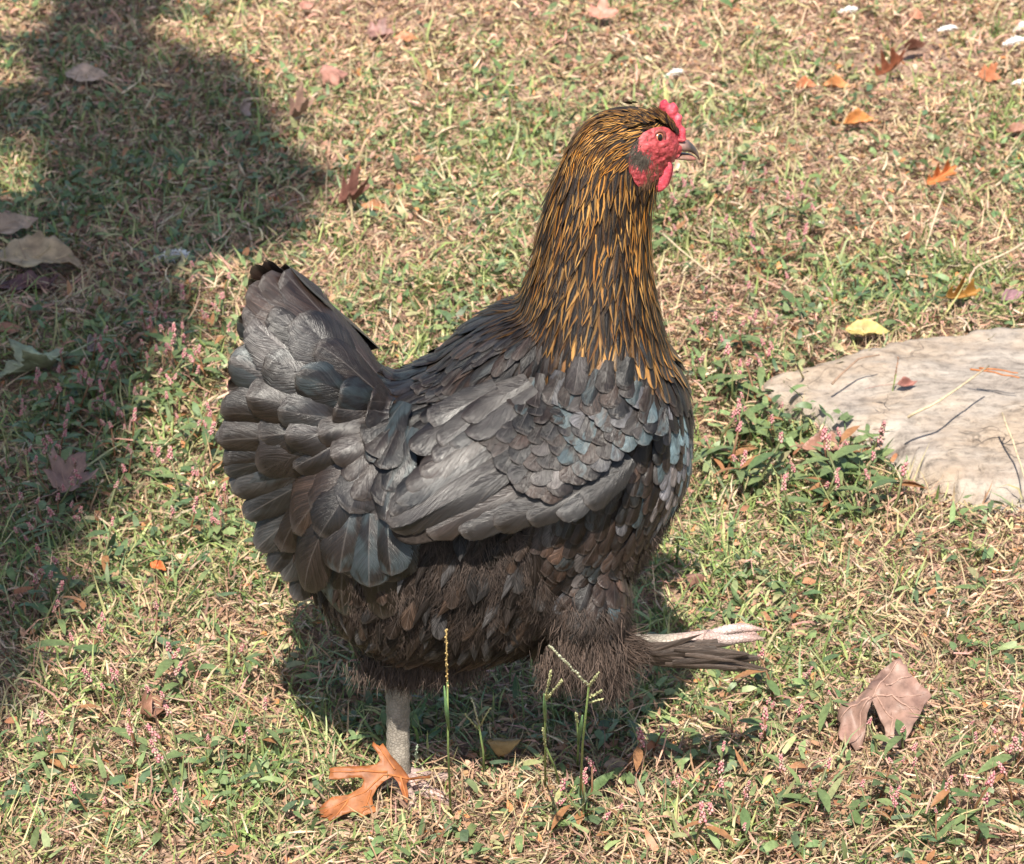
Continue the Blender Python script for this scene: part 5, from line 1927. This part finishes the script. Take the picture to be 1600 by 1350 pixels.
# 1 dead straw mat
P = scatter(dens(94000))
n = len(P)
gr = greenness(P)
keep = rng.random(n) > np.clip((gr - .45) * 2.4 + 1.0 * bare(P), 0, .88)
P = P[keep]; n = len(P)
lay = rng.random(n)
flow = fbm(P[:, 0] * 11 + 70, P[:, 1] * 11 + 20, 3) * 14
lump = fbm(P[:, 0] * 24 + 7, P[:, 1] * 24 + 2, 3)
z = P.copy(); z[:, 2] += .014 * np.clip(lump - .42, 0, 1); z[:, 2] += lay ** 1.4 * .013 * low_near_leaf(P)
C = pick(STRAW_PAL, [3, 2.3, 2.2, 1.8, 1.5, 2.2], n)
x_, y_ = px_of(P)
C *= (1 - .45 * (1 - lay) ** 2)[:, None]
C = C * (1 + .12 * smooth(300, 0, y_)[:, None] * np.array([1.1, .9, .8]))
L = rng.gamma(3.0, .0040, n) * (1 - .2 * smooth(500, 150, y_)) + .004
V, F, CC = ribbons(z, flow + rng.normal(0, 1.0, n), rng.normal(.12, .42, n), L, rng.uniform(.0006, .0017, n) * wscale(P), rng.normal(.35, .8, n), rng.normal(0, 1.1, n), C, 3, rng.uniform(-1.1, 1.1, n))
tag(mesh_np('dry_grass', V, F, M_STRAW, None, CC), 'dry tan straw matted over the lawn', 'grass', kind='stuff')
# 2 live green blades, in tufts
P = scatter(dens(62000))
n = len(P); gr = greenness(P)
tuftn = fbm(P[:, 0] * 34 + 90, P[:, 1] * 34, 2)
keep = (rng.random(n) < np.clip((gr - .26) * 2.7, .14, 1) * np.clip(tuftn * 2.6 - .35, .12, 1)) & (rng.random(n) > bare(P) * .9)
P = P[keep]; n = len(P)
C = pick(GREEN_PAL, [2, 3, 2.6, 1.6, 1.6, 1.8], n)
up = low_near_leaf(P)
d_front = smooth(.0, -.12, P[:, 1]) * 1.0
L = (rng.gamma(3.6, .0046, n) + .005) * up * (1 - .2 * smooth(500, 150, img_np(P)[1]))
V, F, CC = ribbons(P, rng.uniform(0, 6.283, n), rng.normal(.75, .35, n) * up, L, rng.uniform(.0008, .0022, n) * wscale(P), rng.normal(.9, .6, n), rng.normal(0, .7, n), C, 3, rng.normal(0, .5, n))
tag(mesh_np('green_grass', V, F, M_GRASS, None, CC), 'short green grass blades through the dry mat', 'grass', kind='stuff')
# dense tufts of longer blades
TUFTS = [(330, 350, 14), (390, 95, 16), (1000, 60, 12), (860, 60, 16), (1130, 60, 14), (1300, 40, 16), (1560, 60, 18), (60, 1060, 22), (40, 1000, 18), (560, 1150, 16), (640, 1120, 16), (500, 1140, 16), (760, 1130, 18), (880, 1110, 16), (1010, 1100, 16), (1180, 700, 20), (1230, 760, 22), (1270, 690, 18), (1310, 745, 20), (1340, 690, 16), (1250, 640, 16), (1220, 570, 18), (1300, 600, 15), (1200, 720, 26), (1240, 700, 26), (1280, 740, 26), (1320, 715, 24), (1210, 660, 22), (1260, 790, 22), (1345, 760, 20),
         (900, 1290, 18), (1050, 1310, 18), (1140, 1330, 20), (1450, 1290, 18), (330, 1270, 16), (700, 1300, 16), (580, 1320, 16), (240, 200, 16), (180, 330, 16), (100, 60, 16), (300, 40, 14), (1400, 930, 16), (1520, 880, 18), (1130, 900, 16), (300, 860, 18), (350, 900, 16), (20, 300, 16), (1540, 640, 0)]
for _ in range(150):
    TUFTS.append((random.uniform(-80, 1680), random.uniform(0, 1345), random.uniform(6, 15)))
tp = []; th_ = []; tL = []; te = []
for x, y, k in TUFTS:
    p = GP(x, y, 0)
    if in_poly(np.array([p.x]), np.array([p.y]), STONE_XY)[0]: continue
    kk = int(k * 1.5); big = random.uniform(.7, 1.2)
    q = np.array(p) + np.concatenate([rng.normal(0, .007, (kk, 2)), np.zeros((kk, 1))], 1)
    tp.append(q); th_.append(rng.uniform(0, 6.283, kk)); tL.append(rng.uniform(.014, .036, kk) * big); te.append(rng.normal(.95, .3, kk))
tp = np.concatenate(tp); tp[:, 2] = gz(tp[:, 0], tp[:, 1]); th_ = np.concatenate(th_); tL = np.concatenate(tL); te = np.concatenate(te)
n = len(tp); lo = low_near_leaf(tp)
V2, F2, C2 = ribbons(tp, th_, te * (.5 + .5 * lo), tL * lo, rng.uniform(.0014, .0030, n), rng.normal(1.0, .5, n), rng.normal(0, .5, n), pick(GREEN_PAL, [2.4, 3, 2, 2.2, 2, 1], n), 3, rng.normal(0, .4, n))
tag(mesh_np('grass_tufts', V2, F2, M_GRASS, None, C2), 'tufts of longer green grass blades', 'grass', kind='stuff')
# 3 small broad weed leaves
P = scatter(dens(15000))
n = len(P); gr = greenness(P)
x_, y_ = px_of(P)
patchy = fbm(P[:, 0] * 12 + 55, P[:, 1] * 12 + 5, 3)
w = np.clip((patchy - .36) * 3 + .5 * (gr - .5), .06, 1) * (1 - .6 * smooth(330, 60, y_))
w = np.maximum(w, .95 * np.exp(-((x_ - 1260) / 120) ** 2 - ((y_ - 730) / 90) ** 2)); w = np.maximum(w, .8 * np.exp(-((x_ - 240) / 150) ** 2 - ((y_ - 680) / 200) ** 2))
keep = (rng.random(n) < w) & (rng.random(n) > bare(P))
P = P[keep]; n = len(P)
cl_ = np.exp(-((x_[keep] - 1270) / 110) ** 2 - ((y_[keep] - 720) / 80) ** 2)
P[:, 2] += rng.uniform(.002, .018, n) * low_near_leaf(P) * (1 + 1.3 * cl_)
C = pick([(.11, .165, .07), (.16, .22, .09), (.22, .28, .12), (.09, .14, .07), (.32, .31, .15), (.34, .16, .08)], [2.4, 3, 2.2, 1.5, 1, .5], n)
V, F, CC = ribbons(P, rng.uniform(0, 6.283, n), rng.normal(.25, .4, n), rng.uniform(.007, .018, n), rng.uniform(.0030, .0062, n) * (1 + .2 * np.clip(P[:, 1], 0, 2)), rng.normal(.6, .5, n), rng.normal(0, .4, n), C, 4, rng.normal(0, .5, n))
tag(mesh_np('low_weeds', V, F, M_WEED, None, CC), 'small broad green weed leaves in the grass', 'weeds', kind='stuff')
# 4 crumbs of dead leaf
P = scatter(dens(16000))
n = len(P)
P[:, 2] += rng.uniform(.0, .011, n) * low_near_leaf(P)
C = pick([(.42, .24, .14), (.30, .17, .10), (.52, .36, .22), (.50, .22, .09), (.46, .28, .20), (.55, .46, .30)], [3, 2.4, 2, .9, 2, 1], n)
V, F, CC = ribbons(P, rng.uniform(0, 6.283, n), rng.normal(.1, .45, n), rng.uniform(.003, .010, n), rng.uniform(.0018, .0045, n) * (1 + .2 * np.clip(P[:, 1], 0, 2)), rng.normal(.2, .8, n), rng.normal(0, .5, n), C, 3, rng.normal(0, .7, n))
tag(mesh_np('leaf_crumbs', V, F, M_STRAW, None, CC), 'crumbs of dead leaf and chaff in the grass', 'leaf litter', kind='stuff')
# 5 thin standing dry stems and long loose stalks
P = scatter(dens(1500))
n = len(P)
C = pick([(.50, .40, .24), (.36, .24, .14), (.42, .36, .18)], [3, 1, 2], n)
V, F, CC = ribbons(P, rng.uniform(0, 6.283, n), rng.uniform(.2, 1.2, n) * low_near_leaf(P), rng.uniform(.022, .050, n) * low_near_leaf(P), rng.uniform(.0007, .0012, n) * wscale(P), rng.normal(.4, .5, n), rng.normal(0, .3, n), C, 4)
tag(mesh_np('loose_straw', V, F, M_STRAW, None, CC), 'thin loose dry stems standing out of the grass', 'straw', kind='stuff')


# 6 the lawn goes on outside the view: one tile of mixed blades set many times by geometry nodes
TS = .32
n = 3600
tp = np.concatenate([rng.uniform(-TS * .56, TS * .56, (n, 2)), np.zeros((n, 1))], 1)
isg = rng.random(n) < .42
tc = np.where(isg[:, None], pick(GREEN_PAL, [2, 3, 2.6, 1.6, 1.6, 1.8], n), pick(STRAW_PAL, [3, 2.3, 2.2, 1.8, 1.5, 2.2], n))
V, F, CC = ribbons(tp, rng.uniform(0, 6.283, n), np.where(isg, rng.normal(.7, .3, n), rng.normal(.3, .3, n)), rng.gamma(4, .006, n) + .006, rng.uniform(.0022, .0050, n), rng.normal(.6, .6, n), rng.normal(0, .6, n), tc, 3, rng.normal(0, .6, n))
tile = mesh_np('grass_tile', V, F, M_GRASS, None, CC)
COL.objects.unlink(tile)
gxs, gys = np.meshgrid(np.arange(-5.5, 5.5, TS), np.arange(-3.2, 8.5, TS), indexing='ij')
tx = gxs.ravel() + rng.uniform(-.02, .02, gxs.size); ty = gys.ravel() + rng.uniform(-.02, .02, gxs.size)
hw = np.maximum(0, (DIST + ty * FWD.y)) * 800 * K * 1.3 + .10
outm = (np.abs(tx) > hw + TS * .05) | (ty < -.62 - TS * .1) | (ty > 2.75 + TS * .1)
sx, sy = _sc
outm &= ~in_poly(tx, ty, STONE_XY)
tx, ty = tx[outm], ty[outm]
lawn = mesh_np('lawn_grass', np.stack([tx, ty, gz(tx, ty) - .002], 1), [], None)
tag(lawn, 'mown grass going on round the patch where the hen stands', 'grass', kind='stuff')
ng = bpy.data.node_groups.new('lawn_tiles', 'GeometryNodeTree')
ng.interface.new_socket('Geometry', in_out='INPUT', socket_type='NodeSocketGeometry')
ng.interface.new_socket('Geometry', in_out='OUTPUT', socket_type='NodeSocketGeometry')
gi = ng.nodes.new('NodeGroupInput'); go = ng.nodes.new('NodeGroupOutput')
iop = ng.nodes.new('GeometryNodeInstanceOnPoints'); oi = ng.nodes.new('GeometryNodeObjectInfo')
oi.inputs['Object'].default_value = tile
rv = ng.nodes.new('FunctionNodeRandomValue'); rv.data_type = 'FLOAT_VECTOR'
rv.inputs[0].default_value = (0, 0, 0); rv.inputs[1].default_value = (0, 0, 6.283)
ng.links.new(gi.outputs[0], iop.inputs['Points']); ng.links.new(oi.outputs['Geometry'], iop.inputs['Instance'])
ng.links.new(rv.outputs[0], iop.inputs['Rotation']); ng.links.new(iop.outputs[0], go.inputs[0])
mdl = lawn.modifiers.new('tiles', 'NODES'); mdl.node_group = ng

# ------------------------------------------------------------------ the tree behind the camera whose shade falls on the left
SHADE = [(-1000, -60), (-500, -130), (240, -60), (330, 20), (262, 60), (330, 92), (415, 130), (462, 200), (490, 290), (480, 350), (420, 385), (360, 400), (320, 440), (285, 520), (225, 600), (170, 690), (165, 770), (130, 850), (95, 930), (60, 1010), (30, 1080), (-10, 1120), (-260, 1230), (-700, 1250), (-1050, 900)]
HOLES = [(0, 265, 120, 60), (-10, 95, 75, 70), (10, 20, 80, 45), (150, 240, 26, 12), (330, 470, 26, 16), (250, 40, 30, 16), (420, 330, 22, 12)]
SHADE = [(x - 34, y) for x, y in SHADE]
tree = empty('broadleaf_tree', (-2.9, -3.9, 0))
tag(tree, 'broadleaf tree beside the lawn whose crown shades the left of the grass', 'tree')
limbs = Acc()
trunk_top = Vector((-2.7, -3.6, 2.1))
v, f = tube([(-2.9, -3.9, -.1), (-2.88, -3.86, .5), (-2.8, -3.75, 1.3), tuple(trunk_top), (-2.5, -3.3, 3.2), (-2.3, -3.1, 4.2)], [.19, .15, .13, .115, .07, .02], 12)
tr = Acc(); tr.add(v - np.array(tree.location), f)
tr.build('trunk', M_BARK, tree)
crown = Acc()
Hh = 2.75
centres = []
for _ in range(17000):
    x = random.uniform(-1050, 500); y = random.uniform(-120, 1260)
    if not in_poly(np.array([x]), np.array([y]), SHADE)[0]: continue
    if any(((x - a) / c) ** 2 + ((y - b) / d) ** 2 < random.uniform(.6, 1.3) for a, b, c, d in HOLES): continue
    g = GP(x, y, 0)
    if g.y > 2.6: continue
    # thin the far part a little so that spots of sun come through
    hgt = Hh + random.uniform(-.35, .45) + .25 * float(fbm(g.x * 3, g.y * 3, 2))
    c = g - LDIR * (hgt / -LDIR.z)
    centres.append(c)
cs = np.array([tuple(c) for c in centres]); nC = len(cs)
sel = rng.choice(nC, min(nC, 9000), replace=False)
cs = cs[sel]; nC = len(cs)
# plus the rest of the crown, outside the view's shade, behind and to the left
ex = rng.normal(0, 1, (2600, 3)); ex /= np.linalg.norm(ex, axis=1)[:, None]; ex *= rng.uniform(.5, 1, (2600, 1)) ** .5
ex = ex * np.array([1.3, 1.1, .9]) + np.array([-2.9, -3.5, 3.9])
cs = np.concatenate([cs, ex]); nC = len(cs)
hd = rng.uniform(0, 6.283, nC)
Cc = pick([(.06, .11, .03), (.09, .15, .04), (.05, .09, .03)], [1, 1, 1], nC)
V, F, CC = ribbons(cs, hd, rng.normal(-.2, .5, nC), rng.uniform(.045, .085, nC), rng.uniform(.03, .05, nC), rng.normal(.5, .4, nC), rng.normal(0, .3, nC), Cc, 4, rng.normal(0, .4, nC))
V = V - np.array(tree.location)
o = mesh_np('crown', V, F, M_WEED, tree, CC); tag(o, kind='stuff')
lb = Acc()
for k in range(26):
    e = Vector(cs[random.randrange(0, max(1, len(sel)))])
    s0 = trunk_top.lerp(Vector((-2.5, -3.3, 3.2)), random.random() * .8)
    mid = s0.lerp(e, .5) + Vector((0, 0, .12))
    v, f = tube([s0, mid, e], [.035, .02, .006], 7)
    lb.add(v - np.array(tree.location), f)
lb.build('limbs', M_BARK, tree)
